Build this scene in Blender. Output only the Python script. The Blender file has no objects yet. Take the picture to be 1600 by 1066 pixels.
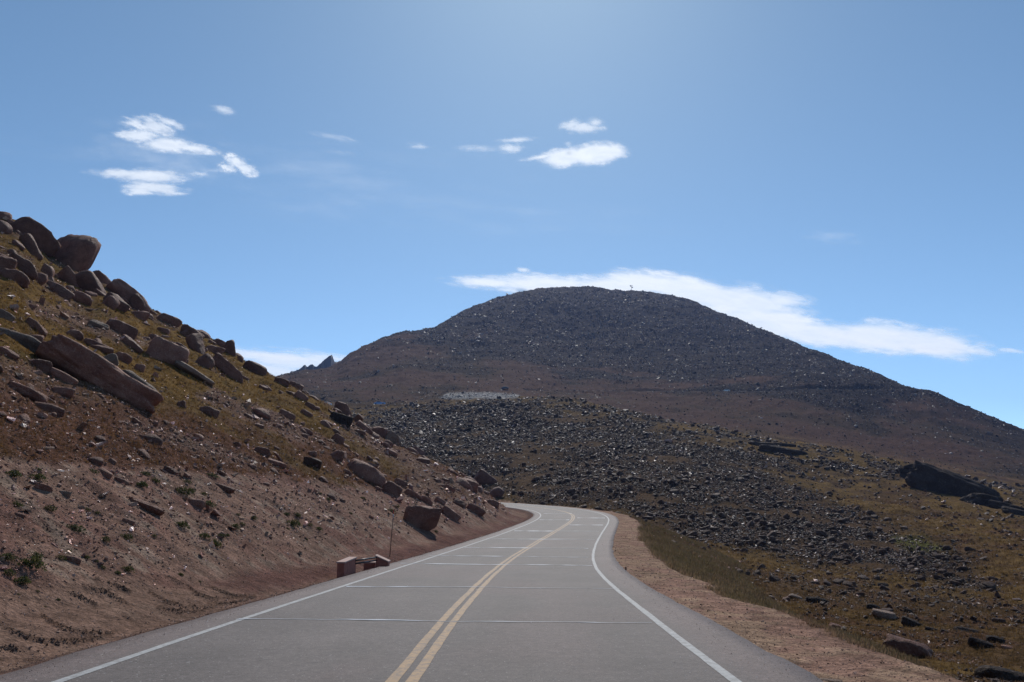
import bpy, bmesh, math
import numpy as np
from mathutils import Vector

# ------------------------------------------------------------------ camera, sky, sun, exposure
SC = bpy.context.scene
COL = SC.collection
F = 1244.0                       # focal length in photograph pixels (1600 wide)
PITCH = math.atan(207 / F)
cam = bpy.data.cameras.new('camera')
cam.sensor_width = 36
cam.lens = F / 1600 * 36
cam.clip_start = 0.1
cam.clip_end = 80000
camo = bpy.data.objects.new('camera', cam)
camo.location = (0, 0, 0)
camo.rotation_euler = (math.pi / 2 + PITCH, 0, 0)
COL.objects.link(camo)
SC.camera = camo

SUN_EL, SUN_AZ = 40.0, 3.0
w = bpy.data.worlds.new('World')
SC.world = w
w.use_nodes = True
nt = w.node_tree
bg = nt.nodes['Background']
sky = nt.nodes.new('ShaderNodeTexSky')
sky.sky_type = 'NISHITA'
sky.sun_disc = False
sky.sun_elevation = math.radians(SUN_EL)
sky.sun_rotation = math.radians(SUN_AZ)
sky.altitude = 4300
sky.air_density = 0.62
sky.dust_density = 3.6
sky.ozone_density = 1.0
gr = nt.nodes.new('ShaderNodeMix'); gr.data_type = 'RGBA'; gr.blend_type = 'MULTIPLY'; gr.inputs[0].default_value = 1
gr.inputs[7].default_value = (1.13, 1.47, 1.50, 1)
gmn = nt.nodes.new('ShaderNodeGamma'); gmn.inputs[1].default_value = .84
nt.links.new(sky.outputs[0], gmn.inputs[0]); nt.links.new(gmn.outputs[0], gr.inputs[6]); nt.links.new(gr.outputs[2], bg.inputs[0])
bg.inputs[1].default_value = 0.15
sl = bpy.data.lights.new('sun', 'SUN')
sl.energy = 3.2
sl.angle = math.radians(0.53)
sl.color = (1.0, 0.955, 0.89)
so = bpy.data.objects.new('sun', sl)
so.rotation_euler = (-math.radians(90 - SUN_EL), 0, math.radians(-SUN_AZ))
so.location = (0, 0, 60)
COL.objects.link(so)
SC.view_settings.view_transform = 'Standard'
SC.view_settings.look = 'None'
SC.view_settings.gamma = 1
SC.view_settings.exposure = 0.0
SC.view_settings.use_curve_mapping = False
SC.cycles.use_denoising = True
SC.cycles.max_bounces = 5
SC.cycles.diffuse_bounces = 3
SC.cycles.volume_bounces = 0
SC.cycles.transparent_max_bounces = 12
SC.cycles.sample_clamp_indirect = 4
SC.cycles.sample_clamp_direct = 6

RNG = np.random.default_rng(11)

# ------------------------------------------------------------------ helpers
def tag(o, label=None, cat=None, group=None, kind=None):
    if label: o['label'] = label
    if cat: o['category'] = cat
    if group: o['group'] = group
    if kind: o['kind'] = kind
    return o

def link(name, me, mat=None, parent=None):
    o = bpy.data.objects.new(name, me)
    COL.objects.link(o)
    if mat is not None and me is not None and len(me.materials) == 0:
        me.materials.append(mat)
    if parent is not None:
        o.parent = parent
    return o

def np_mesh(name, v, f, col=None, smooth=True, alpha=None):
    """v (n,3), f (m,k) all faces with k corners"""
    me = bpy.data.meshes.new(name)
    v = np.ascontiguousarray(v, dtype=np.float32)
    f = np.ascontiguousarray(f, dtype=np.int32)
    m, k = f.shape
    me.vertices.add(len(v)); me.vertices.foreach_set('co', v.ravel())
    me.loops.add(m * k); me.loops.foreach_set('vertex_index', f.ravel())
    me.polygons.add(m)
    me.polygons.foreach_set('loop_start', np.arange(m, dtype=np.int32) * k)
    me.polygons.foreach_set('loop_total', np.full(m, k, dtype=np.int32))
    me.polygons.foreach_set('use_smooth', np.full(m, smooth, dtype=bool))
    me.update(calc_edges=True)
    if col is not None:
        a = me.attributes.new('tint', 'FLOAT_COLOR', 'POINT')
        c = np.ones((len(v), 4), dtype=np.float32); c[:, :3] = col
        a.data.foreach_set('color', c.ravel())
    if alpha is not None:
        a = me.attributes.new('cover', 'FLOAT', 'POINT')
        a.data.foreach_set('value', np.ascontiguousarray(alpha, dtype=np.float32))
    return me

_T = RNG.random((256, 256))
def vnoise(x, y, seed=0):
    xi = np.floor(x); yi = np.floor(y)
    fx = x - xi; fy = y - yi
    fx = fx * fx * fx * (fx * (fx * 6 - 15) + 10); fy = fy * fy * fy * (fy * (fy * 6 - 15) + 10)
    xi = xi.astype(np.int64) + seed * 37; yi = yi.astype(np.int64) + seed * 91
    a = _T[xi & 255, yi & 255]; b = _T[(xi + 1) & 255, yi & 255]
    c = _T[xi & 255, (yi + 1) & 255]; d = _T[(xi + 1) & 255, (yi + 1) & 255]
    return ((a * (1 - fx) + b * fx) * (1 - fy) + (c * (1 - fx) + d * fx) * fy) * 2 - 1

def fbm(x, y, seed=0, octaves=4, gain=0.5):
    s = 0; a = 1.0; n = 0
    for o in range(octaves):
        th = 0.6 * (o + 1)
        xr = x * math.cos(th) - y * math.sin(th); yr = x * math.sin(th) + y * math.cos(th)
        s = s + a * vnoise(xr * 2 ** o + 17.3 * o, yr * 2 ** o - 9.1 * o, seed + o); n += a; a *= gain
    return s / n * 1.6

def ss(a, b, x):
    t = np.clip((x - a) / (b - a), 0, 1)
    return t * t * (3 - 2 * t)

CP, SP = math.cos(PITCH), math.sin(PITCH)
def px_dir(px, py):
    """pixel -> azimuth, tan(elevation), unit horizontal direction"""
    px = np.asarray(px, float); py = np.asarray(py, float)
    xc = (px - 800) / F; zc = (533 - py) / F
    X = xc; Y = CP - zc * SP; Z = SP + zc * CP
    h = np.hypot(X, Y)
    return np.arctan2(X, Y), Z / h

def to_px(x, y, z):
    yc = y * CP + z * SP; zc = -y * SP + z * CP
    yc = np.where(yc > 0.3, yc, np.nan)
    return 800 + F * x / yc, 533 - F * zc / yc

def poly_sd(px, py, poly):
    """signed distance in pixels, positive inside"""
    P = np.array(poly, float); Q = np.roll(P, -1, 0)
    d = np.full(px.shape, 1e9); ins = np.zeros(px.shape, bool)
    for (ax, ay), (bx, by) in zip(P, Q):
        ex, ey = bx - ax, by - ay
        t = np.clip(((px - ax) * ex + (py - ay) * ey) / (ex * ex + ey * ey), 0, 1)
        d = np.minimum(d, np.hypot(px - ax - t * ex, py - ay - t * ey))
        if by != ay:
            c = ((ay > py) != (by > py)) & (px < (bx - ax) * (py - ay) / (by - ay) + ax)
            ins ^= c
    return np.where(ins, d, -d)

# ------------------------------------------------------------------ materials
def mat(name):
    m = bpy.data.materials.new(name); m.use_nodes = True
    n = m.node_tree; b = n.nodes['Principled BSDF']
    return m, n, b

def N(n, t, **kw):
    x = n.nodes.new(t)
    for k, v in kw.items():
        if k in ('operation', 'blend_type', 'data_type', 'feature', 'attribute_name', 'noise_dimensions', 'clamp_factor', 'distance'):
            setattr(x, k, v)
        else:
            x.inputs[k.replace('_', ' ')].default_value = v
    return x

def noise(n, vec, scale, detail=4, rough=0.6):
    x = N(n, 'ShaderNodeTexNoise', Scale=scale, Detail=detail, Roughness=rough)
    n.links.new(vec, x.inputs['Vector'])
    return x.outputs['Fac']

def mr(n, v, a, b, c, d):
    x = n.nodes.new('ShaderNodeMapRange')
    x.inputs[1].default_value = a; x.inputs[2].default_value = b
    x.inputs[3].default_value = c; x.inputs[4].default_value = d
    n.links.new(v, x.inputs[0])
    return x.outputs[0]

def mul(n, a, b):
    x = n.nodes.new('ShaderNodeMath'); x.operation = 'MULTIPLY'
    for i, s in enumerate((a, b)):
        if isinstance(s, (int, float)): x.inputs[i].default_value = s
        else: n.links.new(s, x.inputs[i])
    return x.outputs[0]

def vscale(n, c, f):
    x = n.nodes.new('ShaderNodeVectorMath'); x.operation = 'SCALE'
    n.links.new(c, x.inputs[0])
    if isinstance(f, (int, float)): x.inputs['Scale'].default_value = f
    else: n.links.new(f, x.inputs['Scale'])
    return x.outputs[0]

def mixc(n, fac, a, b, blend='MIX'):
    x = n.nodes.new('ShaderNodeMix'); x.data_type = 'RGBA'; x.blend_type = blend
    for i, s in ((0, fac), (6, a), (7, b)):
        if isinstance(s, (int, float)): x.inputs[i].default_value = s
        elif isinstance(s, tuple): x.inputs[i].default_value = (*s, 1)
        else: n.links.new(s, x.inputs[i])
    return x.outputs[2]

def bump(n, b, h, strength, dist):
    x = n.nodes.new('ShaderNodeBump'); x.inputs['Strength'].default_value = strength
    x.inputs['Distance'].default_value = dist
    n.links.new(h, x.inputs['Height']); n.links.new(x.outputs[0], b.inputs['Normal'])
    return x

def m_ground():
    m, n, b = mat('ground')
    g = n.nodes.new('ShaderNodeNewGeometry').outputs['Position']
    t = N(n, 'ShaderNodeAttribute', attribute_name='tint').outputs['Color']
    f1 = noise(n, g, 14, 5, .7); f2 = noise(n, g, 2.2, 5, .65); f3 = noise(n, g, .35, 5, .65)
    k = mul(n, mul(n, mr(n, f1, .3, .7, .45, 1.6), mr(n, f2, .3, .7, .55, 1.45)), mr(n, f3, .3, .7, .8, 1.2))
    n.links.new(vscale(n, t, k), b.inputs['Base Color'])
    b.inputs['Roughness'].default_value = .95
    b.inputs['Specular IOR Level'].default_value = .02
    s = n.nodes.new('ShaderNodeMath'); s.operation = 'ADD'
    n.links.new(mul(n, f2, .16), s.inputs[0]); n.links.new(mul(n, f1, .06), s.inputs[1])
    bump(n, b, s.outputs[0], .9, 1.0)
    return m

def m_rock(name, base, red, lich, rough=(.45, .75), use_tint=True, scale=1.0, spec=.5):
    m, n, b = mat(name)
    g = n.nodes.new('ShaderNodeNewGeometry').outputs['Position']
    oi = n.nodes.new('ShaderNodeObjectInfo')
    f1 = noise(n, g, 1.1 * scale, 6, .62); f2 = noise(n, g, 9 * scale, 5, .7); f3 = noise(n, g, 38 * scale, 3, .7)
    c = mixc(n, mr(n, f1, .38, .62, 0, 1), base, red)
    c = mixc(n, mr(n, f2, .55, .68, 0, .75), c, lich)
    k = mul(n, mr(n, f3, .3, .7, .6, 1.45), mr(n, oi.outputs['Random'], 0, 1, .75, 1.3))
    c = vscale(n, c, k)
    if use_tint:
        t = N(n, 'ShaderNodeAttribute', attribute_name='tint').outputs['Color']
        c = mixc(n, 1.0, c, t, 'MULTIPLY')
    n.links.new(c, b.inputs['Base Color'])
    ro = mr(n, f2, .3, .7, *rough)
    b.inputs['Specular IOR Level'].default_value = spec
    if use_tint:   # strongly paled stones carry painted sun glints in their tint; shinier as well
        sp_ = n.nodes.new('ShaderNodeSeparateColor'); n.links.new(t, sp_.inputs[0])
        n.links.new(mr(n, sp_.outputs[0], 1.9, 2.3, spec, 1.0), b.inputs['Specular IOR Level'])
        ro = mul(n, ro, mr(n, sp_.outputs[0], 1.9, 2.3, 1.0, .55))
    n.links.new(ro, b.inputs['Roughness'])
    s = n.nodes.new('ShaderNodeMath'); s.operation = 'ADD'
    n.links.new(mul(n, f2, .10 / scale), s.inputs[0]); n.links.new(mul(n, f3, .03 / scale), s.inputs[1])
    bump(n, b, s.outputs[0], 1.0, 1.0)
    return m

def m_plain(name, c, rough=.6, metal=0, spec=.5, vary=.25, nscale=6, tint=False):
    m, n, b = mat(name)
    g = n.nodes.new('ShaderNodeTexCoord').outputs['Object']
    f1 = noise(n, g, nscale, 5, .65)
    base = n.nodes.new('ShaderNodeRGB'); base.outputs[0].default_value = (*c, 1)
    col = base.outputs[0]
    if tint:
        col = N(n, 'ShaderNodeAttribute', attribute_name='tint').outputs['Color']
    n.links.new(vscale(n, col, mr(n, f1, .3, .7, 1 - vary, 1 + vary)), b.inputs['Base Color'])
    b.inputs['Roughness'].default_value = rough; b.inputs['Metallic'].default_value = metal
    b.inputs['Specular IOR Level'].default_value = spec
    return m

def leafy(m):
    n = m.node_tree; b = n.nodes['Principled BSDF']; out = n.nodes['Material Output']
    tl = n.nodes.new('ShaderNodeBsdfTranslucent'); mx = n.nodes.new('ShaderNodeMixShader'); mx.inputs[0].default_value = .45
    src = b.inputs['Base Color'].links[0].from_socket
    n.links.new(vscale(n, src, 1.5), tl.inputs['Color'])
    n.links.new(b.outputs[0], mx.inputs[1]); n.links.new(tl.outputs[0], mx.inputs[2]); n.links.new(mx.outputs[0], out.inputs['Surface'])
    return m

def m_asphalt():
    m, n, b = mat('asphalt')
    g = n.nodes.new('ShaderNodeNewGeometry').outputs['Position']
    t = N(n, 'ShaderNodeAttribute', attribute_name='tint').outputs['Color']
    f0 = noise(n, g, .55, 5, .6); f1 = noise(n, g, 70, 3, .8); f2 = noise(n, g, 6, 5, .7)
    v = N(n, 'ShaderNodeTexVoronoi', Scale=34.0); n.links.new(g, v.inputs['Vector'])
    k = mul(n, mul(n, mr(n, f0, .3, .7, .9, 1.1), mr(n, f1, .25, .75, .3, 1.9)), mr(n, f2, .3, .7, .8, 1.2))
    f4 = noise(n, g, 17, 3, .85)
    k = mul(n, k, mr(n, f4, .3, .7, .68, 1.36))
    acol = vscale(n, t, k)
    # a few bright polished chips, each a tiny facet at its own tilt
    sep = n.nodes.new('ShaderNodeSeparateColor'); n.links.new(v.outputs['Color'], sep.inputs[0])
    chip = mr(n, sep.outputs[0], .955, .96, 0, 1)
    core = mr(n, v.outputs['Distance'], .28, .38, 1, 0)
    cm = mul(n, chip, core)
    n.links.new(mr(n, cm, 0, 1, .72, .12), b.inputs['Roughness'])
    n.links.new(mixc(n, cm, acol, (.42, .37, .35)), b.inputs['Base Color'])
    sub = n.nodes.new('ShaderNodeVectorMath'); sub.operation = 'SUBTRACT'
    n.links.new(v.outputs['Color'], sub.inputs[0]); sub.inputs[1].default_value = (.5, .5, .5)
    sc = vscale(n, vscale(n, sub.outputs[0], 1.1), cm)
    bp = n.nodes.new('ShaderNodeBump'); bp.inputs['Strength'].default_value = .55; bp.inputs['Distance'].default_value = .012
    n.links.new(f1, bp.inputs['Height'])
    ad = n.nodes.new('ShaderNodeVectorMath'); ad.operation = 'ADD'
    n.links.new(bp.outputs[0], ad.inputs[0]); n.links.new(sc, ad.inputs[1])
    nm = n.nodes.new('ShaderNodeVectorMath'); nm.operation = 'NORMALIZE'
    n.links.new(ad.outputs[0], nm.inputs[0]); n.links.new(nm.outputs[0], b.inputs['Normal'])
    b.inputs['Specular IOR Level'].default_value = .3
    return m

def m_paint(name, c, wear):
    m, n, b = mat(name)
    g = n.nodes.new('ShaderNodeNewGeometry').outputs['Position']
    f1 = noise(n, g, 9, 5, .75); f2 = noise(n, g, 55, 3, .8)
    wm = mul(n, mr(n, f1, .42, .62, 0, 1), mr(n, f2, .35, .6, .35, 1))
    col = mixc(n, mul(n, wm, wear), c, (.11, .095, .09))
    n.links.new(vscale(n, col, mr(n, f2, .3, .7, .8, 1.15)), b.inputs['Base Color'])
    b.inputs['Roughness'].default_value = .7
    bump(n, b, f2, .5, .012)
    return m

def m_cloud():
    m = bpy.data.materials.new('cloud'); m.use_nodes = True
    n = m.node_tree; n.nodes.clear()
    out = n.nodes.new('ShaderNodeOutputMaterial')
    tr = n.nodes.new('ShaderNodeBsdfTransparent')
    tl = n.nodes.new('ShaderNodeBsdfTranslucent'); tl.inputs['Color'].default_value = (.97, .97, .97, 1)
    df = n.nodes.new('ShaderNodeBsdfDiffuse'); df.inputs['Color'].default_value = (.9, .9, .92, 1)
    # light passes forward through the droplets, so it is gathered square to the sun
    nv = n.nodes.new('ShaderNodeCombineXYZ')
    a_, e_ = math.radians(SUN_AZ), math.radians(SUN_EL)
    for i_, c_ in enumerate((math.sin(a_) * math.cos(e_), math.cos(a_) * math.cos(e_), math.sin(e_))): nv.inputs[i_].default_value = -c_
    n.links.new(nv.outputs[0], tl.inputs['Normal'])
    mx = n.nodes.new('ShaderNodeMixShader'); mx.inputs[0].default_value = .10
    n.links.new(tl.outputs[0], mx.inputs[1]); n.links.new(df.outputs[0], mx.inputs[2])
    al = n.nodes.new('ShaderNodeMixShader')
    t = N(n, 'ShaderNodeAttribute', attribute_name='cover').outputs['Fac']
    n.links.new(t, al.inputs[0])
    n.links.new(tr.outputs[0], al.inputs[1]); n.links.new(mx.outputs[0], al.inputs[2])
    n.links.new(al.outputs[0], out.inputs['Surface'])
    return m

M = {
    'ground': m_ground(),
    'granite': m_rock('red_granite', (.26, .125, .085), (.165, .075, .052), (.33, .215, .155), spec=.08),
    'pale': m_rock('pale_granite', (.27, .185, .135), (.20, .13, .095), (.36, .28, .22), spec=.06),
    'grey': m_rock('grey_granite', (.095, .056, .040), (.08, .042, .030), (.15, .11, .08), rough=(.45, .75), spec=.06),
    'talus': m_rock('talus_stone', (.105, .056, .038), (.082, .040, .027), (.17, .115, .082), rough=(.45, .75), spec=.25, scale=.6),
    'far_rock': m_rock('far_rock', (.034, .023, .020), (.030, .019, .016), (.07, .050, .042), rough=(.45, .7), spec=.25, scale=.2),
    'dark': m_rock('dark_outcrop', (.060, .044, .036), (.042, .030, .025), (.12, .092, .072), rough=(.6, .85), scale=.35, spec=.05),
    'pebble': m_plain('pebble', (.3, .2, .15), .7, spec=.12, tint=True),
    'grass': m_plain('grass', (.1, .08, .03), .8, spec=.2, tint=True, nscale=.7),
    'shrub': m_plain('shrub_leaf', (.06, .075, .03), .7, spec=.3, tint=True, nscale=2),
    'asphalt': m_asphalt(),
    'white': m_paint('white_paint', (.40, .40, .39), .75),
    'yellow': m_paint('yellow_paint', (.40, .235, .10), 1.0),
    'seal': m_plain('crack_sealant', (.60, .60, .60), .3, vary=.35, nscale=3),
    'redwall': m_plain('red_concrete', (.33, .12, .08), .9, vary=.3, nscale=5),
    'redcap': m_plain('pink_concrete', (.42, .27, .22), .8, vary=.2, nscale=7),
    'black': m_plain('black_steel', (.02, .02, .022), .35, metal=.3),
    'rust': m_plain('rusty_steel', (.07, .03, .025), .6, metal=.2),
    'redpl': m_plain('red_reflector', (.45, .03, .02), .35),
    'whitepl': m_plain('white_band', (.6, .58, .55), .5),
    'bluecar': m_plain('blue_car_paint', (.16, .34, .62), .25, vary=.05),
    'whitecar': m_plain('white_car_paint', (.8, .8, .8), .25, vary=.03),
    'darkcar': m_plain('dark_car_paint', (.025, .03, .045), .25, vary=.05),
    'glass': m_plain('car_glass', (.02, .025, .03), .08, vary=.02),
    'tyre': m_plain('tyre', (.02, .02, .02), .8, vary=.1),
    'farroad': m_plain('far_asphalt', (.17, .15, .145), .8, vary=.15, nscale=.3),
    'fill': m_plain('gravel_fill', (.19, .16, .15), .9, vary=.35, nscale=.8),
    'cloud': m_cloud(),
}

# ------------------------------------------------------------------ the road line (fitted in metres; eye at the origin)
KS = np.array([0, 12, 20, 28, 36, 44, 52, 60, 68, 76, 84, 92, 100, 110, 125.])
ZS = np.array([0, 10, 20, 30, 40, 55, 70, 85, 100, 125.])
RP = [-1.19016, 0.00152, 0.00178, 0.00167, 0.00261, 0.00493, 0.00391, 0.00183, 0.00128, 0.00094, -0.00137, -0.00526, -0.00896, -0.0111, -0.01174, -0.01166, -0.01134, -1.8214, -2.38589, -3.00424, -3.53553, -3.89767, -4.25503, -4.42525, -4.52834, -4.66335, -4.85713, -0.00921, -0.00174, -0.00336, -0.00326, 0.00022, 0.00372, 0.0058, 0.00642, 0.00573, 0.00421, 0.00214, -0.00021, -0.00284, -0.00506, -0.00668, 3.52185]
HW = RP[-1]
def build_road():
    S = np.arange(0, 125.01, .5)
    k = np.interp(S, KS, RP[2:17]); z = np.interp(S, ZS, RP[17:27])
    z = np.convolve(np.pad(z, 8, 'edge'), np.ones(17) / 17, 'valid')
    b = np.interp(S, KS, RP[27:42])
    h = RP[1] + np.concatenate([[0], np.cumsum((k[1:] + k[:-1]) / 2 * .5)])
    x = RP[0] + np.concatenate([[0], np.cumsum(np.sin((h[1:] + h[:-1]) / 2) * .5)])
    y = 3 + np.concatenate([[0], np.cumsum(np.cos((h[1:] + h[:-1]) / 2) * .5)])
    # behind the spur: same bend, then straight on
    X, Y, Z, H, B = [list(a) for a in (x, y, z, h, b)]
    for i in range(900):
        kk = -0.0114 if H[-1] > -1.5 else 0
        H.append(H[-1] + kk * .5); X.append(X[-1] + math.sin(H[-1]) * .5); Y.append(Y[-1] + math.cos(H[-1]) * .5)
        Z.append(Z[-1] - .0035 * .5 * (1 if i < 500 else 0)); B.append(B[-1])
    # behind the camera
    n = 80
    g = (z[0] - z[6]) / 3.0
    bx = [x[0] - math.sin(h[0]) * j for j in range(n, 0, -1)]
    by = [y[0] - math.cos(h[0]) * j for j in range(n, 0, -1)]
    bz = [z[0] + g * j for j in range(n, 0, -1)]
    A = lambda p, q: np.array(list(p) + list(q))
    return A(bx, X), A(by, Y), A(bz, Z), A([h[0]] * n, H), A([b[0]] * n, B)
RX, RY, RZ, RH, RB = build_road()
RI0 = 80                         # index of s = 0
def road_pt(i, d, dz=0.0):
    i = np.asarray(i, float); k = np.arange(len(RX))
    x, y, z, h, b = [np.interp(i, k, a) for a in (RX, RY, RZ, RH, RB)]
    return np.stack([x + d * np.cos(h), y - d * np.sin(h), z + b * d + dz], -1)
EL, ER = -4.35, 4.48             # asphalt edges

def nearest(x, y):
    """signed distance to the centre line (+ = right) and road height"""
    sh = x.shape; x = x.ravel(); y = y.ravel()
    sx, sy = RX[::4], RY[::4]
    D = np.empty(len(x)); J = np.empty(len(x), int)
    for a in range(0, len(x), 40000):
        d2 = (x[a:a + 40000, None] - sx) ** 2 + (y[a:a + 40000, None] - sy) ** 2
        J[a:a + 40000] = d2.argmin(1)
    J = np.clip(J * 4, 2, len(RX) - 3)
    # refine: project on the local tangent
    for _ in range(2):
        h = RH[J]; t = (x - RX[J]) * np.sin(h) + (y - RY[J]) * np.cos(h)
        J = np.clip(J + np.round(t / .5).astype(int), 2, len(RX) - 3)
    h = RH[J]; dx = x - RX[J]; dy = y - RY[J]
    t = dx * np.sin(h) + dy * np.cos(h)
    d = dx * np.cos(h) - dy * np.sin(h)
    far = np.hypot(dx, dy)
    d = np.where(np.abs(t) > 1.5, np.sign(d) * far, d)
    zz = RZ[J] + np.clip(t, -.5, .5) * (RZ[np.clip(J + 1, 0, len(RX) - 1)] - RZ[J]) * 2
    return d.reshape(sh), (zz + RB[J] * np.clip(d, -6, 6)).reshape(sh)

# ------------------------------------------------------------------ base terrain, from control points (px, py, horizontal distance)
CTRL = [
 (1700,1066,15),(1600,1066,20),(1400,1040,20),(1200,1030,22),(1000,1030,22),(800,1030,22),
 (1750,985,50),(1600,965,50),(1400,945,50),(1250,925,55),(1100,900,60),(950,880,60),(800,860,70),(700,850,80),(600,840,80),
 (1600,925,75),(1450,915,80),(1300,893,85),(1150,862,92),(1050,838,100),(950,812,112),(850,797,132),(780,786,142),(700,776,160),(600,745,180),(450,720,200),
 (1750,860,110),(1600,850,115),(1400,840,120),(1200,800,130),(1000,760,140),(850,742,160),(780,735,175),(700,712,195),(600,690,215),(450,660,240),(300,650,250),(0,640,260),
 (1750,800,180),(1600,790,190),(1500,770,195),(1300,745,200),(1200,715,210),(1000,690,225),(800,665,265),(680,655,290),(560,650,310),(450,640,330),(200,640,330),
 (1750,800,225),(1600,768,230),(1500,747,235),(1400,722,240),(1300,700,250),(1150,672,270),(1000,645,290),(880,624,325),(800,624,340),(700,628,350),
 (1750,812,280),(1600,780,290),(1400,740,305),(1150,690,335),(1000,658,350),(880,630,385),
 (1750,790,360),(1600,755,380),(1600,720,490),(1600,672,630),(1500,632,640),(1400,715,400),(1400,655,540),(1150,665,430),(1150,612,560),(1000,645,440),(1000,612,550),
 (880,618,470),(880,609,530),(800,611,490),(700,609,480),(600,632,400),(650,632,395),(520,632,400),(450,618,440),(300,610,480),(0,600,500),(1280,610,570),(1430,608,640),
 (1850,760,500),(1900,850,300),(1950,900,150),(1900,960,60),
 (430,590,640),(480,577,700),(530,566,740),(560,545,800),(600,525,860),(640,517,880),(690,505,950),(740,480,1050),(790,462,1120),(850,450,1180),(920,449,1200),
 (1000,455,1190),(1050,462,1150),(1090,475,1110),(1140,494,1060),(1200,518,990),(1300,560,850),(1380,590,730),(1700,712,620),(1900,790,600),
 (900,530,850),(1100,540,840),(750,540,760),(650,570,620),(1250,570,760),(1000,580,660),(540,590,600),
 (430,640,900),(600,620,1300),(740,600,1500),(850,560,1600),(1000,560,1600),(1200,600,1400),(1430,640,1000),(1600,710,950),(1900,800,1000),
 (0,640,1000),(0,720,3000),(430,720,3000),(850,720,3000),(1300,730,3000),(1900,760,3000),(250,600,700),(100,600,700),
]
_c = np.array(CTRL, float)
_az, _e = px_dir(_c[:, 0], _c[:, 1])
CU = np.stack([_az * 2.2, np.log(_c[:, 2])], 1)
def _kern(a, b):
    d = np.sqrt(((a[:, None] - b[None]) ** 2).sum(-1))
    return d
_n = len(CU)
_A = np.zeros((_n + 3, _n + 3)); _A[:_n, :_n] = _kern(CU, CU) - 1e-3 * np.eye(_n)
_A[:_n, _n] = 1; _A[:_n, _n + 1:] = CU; _A[_n:, :_n] = _A[:_n, _n:].T
_w = np.linalg.solve(_A, np.concatenate([_e, [0, 0, 0]]))
def base_e(az, r):
    u = np.stack([az.ravel() * 2.2, np.log(np.clip(r.ravel(), 14, 3200))], 1)
    o = np.empty(len(u))
    for a in range(0, len(u), 50000):
        q = u[a:a + 50000]
        o[a:a + 50000] = _kern(q, CU) @ _w[:_n] + _w[_n] + q @ _w[_n + 1:]
    return o.reshape(az.shape)

# polar grid
azf = np.radians(np.linspace(-37, 37, 900))
azs = np.concatenate([np.radians(np.linspace(-180, -62, 30)), np.radians(np.linspace(-60, -37.3, 40)), azf,
                      np.radians(np.linspace(37.3, 60, 40)), np.radians(np.linspace(62, 180, 30))])
def rr(a, b, n): return np.exp(np.linspace(math.log(a), math.log(b), n, endpoint=False))
rs = np.concatenate([rr(1.2, 7, 25), rr(7, 40, 230), rr(40, 130, 170), rr(130, 450, 170), rr(450, 1300, 180), np.exp(np.linspace(math.log(1300), math.log(3100), 14))])
AZ, R = np.meshgrid(azs, rs, indexing='ij')
GX, GY = R * np.sin(AZ), R * np.cos(AZ)

azc = np.clip(AZ, -.95, .8)
# the base surface is smooth: evaluate coarsely, interpolate
caz = np.linspace(-.95, .8, 120); clr = np.linspace(math.log(1.2), math.log(3100), 200)
CA, CR = np.meshgrid(caz, clr, indexing='ij')
CE = base_e(CA, np.exp(CR))
def bil(G, u, v):
    u = np.clip(u, 0, G.shape[0] - 1.001); v = np.clip(v, 0, G.shape[1] - 1.001)
    i = u.astype(int); j = v.astype(int); a = u - i; b = v - j
    return (G[i, j] * (1 - a) + G[i + 1, j] * a) * (1 - b) + (G[i, j + 1] * (1 - a) + G[i + 1, j + 1] * a) * b
BE = bil(CE, (azc + .95) / 1.75 * 119, (np.log(R) - clr[0]) / (clr[-1] - clr[0]) * 199)

SKY_M = [(380,605),(430,590),(445,586),(480,580),(515,574),(530,566),(545,553),(560,545),(580,536),(600,526),(630,517),(655,516),(680,512),(690,506),(715,492),(740,480),(765,468),(790,462),(820,455),(850,450),(900,449.5),(930,450),(960,454),(1000,456),(1030,460),(1052,463),(1075,470),(1090,476),(1120,487),(1140,494),(1200,518),(1260,543),(1300,560),(1340,574),(1380,590),(1425,607),(1433,609),(1450,609),(1462,614),(1500,632),(1550,652),(1600,671),(1700,712),(1850,775)]
SKY_R = [(760,640),(800,626),(840,621),(880,622),(930,632),(1000,645),(1070,660),(1150,674),(1220,690),(1300,702),(1400,722),(1450,730),(1500,747),(1560,762),(1600,770),(1750,800)]
def target(poly):
    p = np.array(poly, float); a, e = px_dir(p[:, 0], p[:, 1])
    return a, e
ia, ie = target(SKY_M)
E = BE.copy()
far = (rs > 520)
mx = E[:, far].max(1); tgt = np.interp(azs, ia, ie)
dl_ = np.where((azs > ia[0]) & (azs < ia[-1]), tgt - mx, 0)
am = rs[far][E[:, far].argmax(1)]
Wt = ss(0, 1, (np.log(R) - math.log(430)) / (np.log(np.maximum(am, 560))[:, None] - math.log(430)))
E += dl_[:, None] * Wt
ia, ie = target(SKY_R)
mid = (rs > 200) & (rs < 345)
mx = E[:, mid].max(1); tgt = np.interp(azs, ia, ie)
inr = ss(ia[0], ia[0] + .06, azs) * (1 - ss(ia[-1] - .02, ia[-1] + .05, azs))
dl_ = (tgt - mx) * inr
Wt = ss(math.log(170), math.log(235), np.log(R)) * (1 - ss(math.log(320), math.log(400), np.log(R)))
E += dl_[:, None] * Wt
# all round: ground behind the camera falls in with the sides
back = ss(.95, 2.6, np.abs(AZ))
E = E * (1 - back) + back * (-.06 + .10 * ss(30, 900, R))
BASE = E * R
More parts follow.
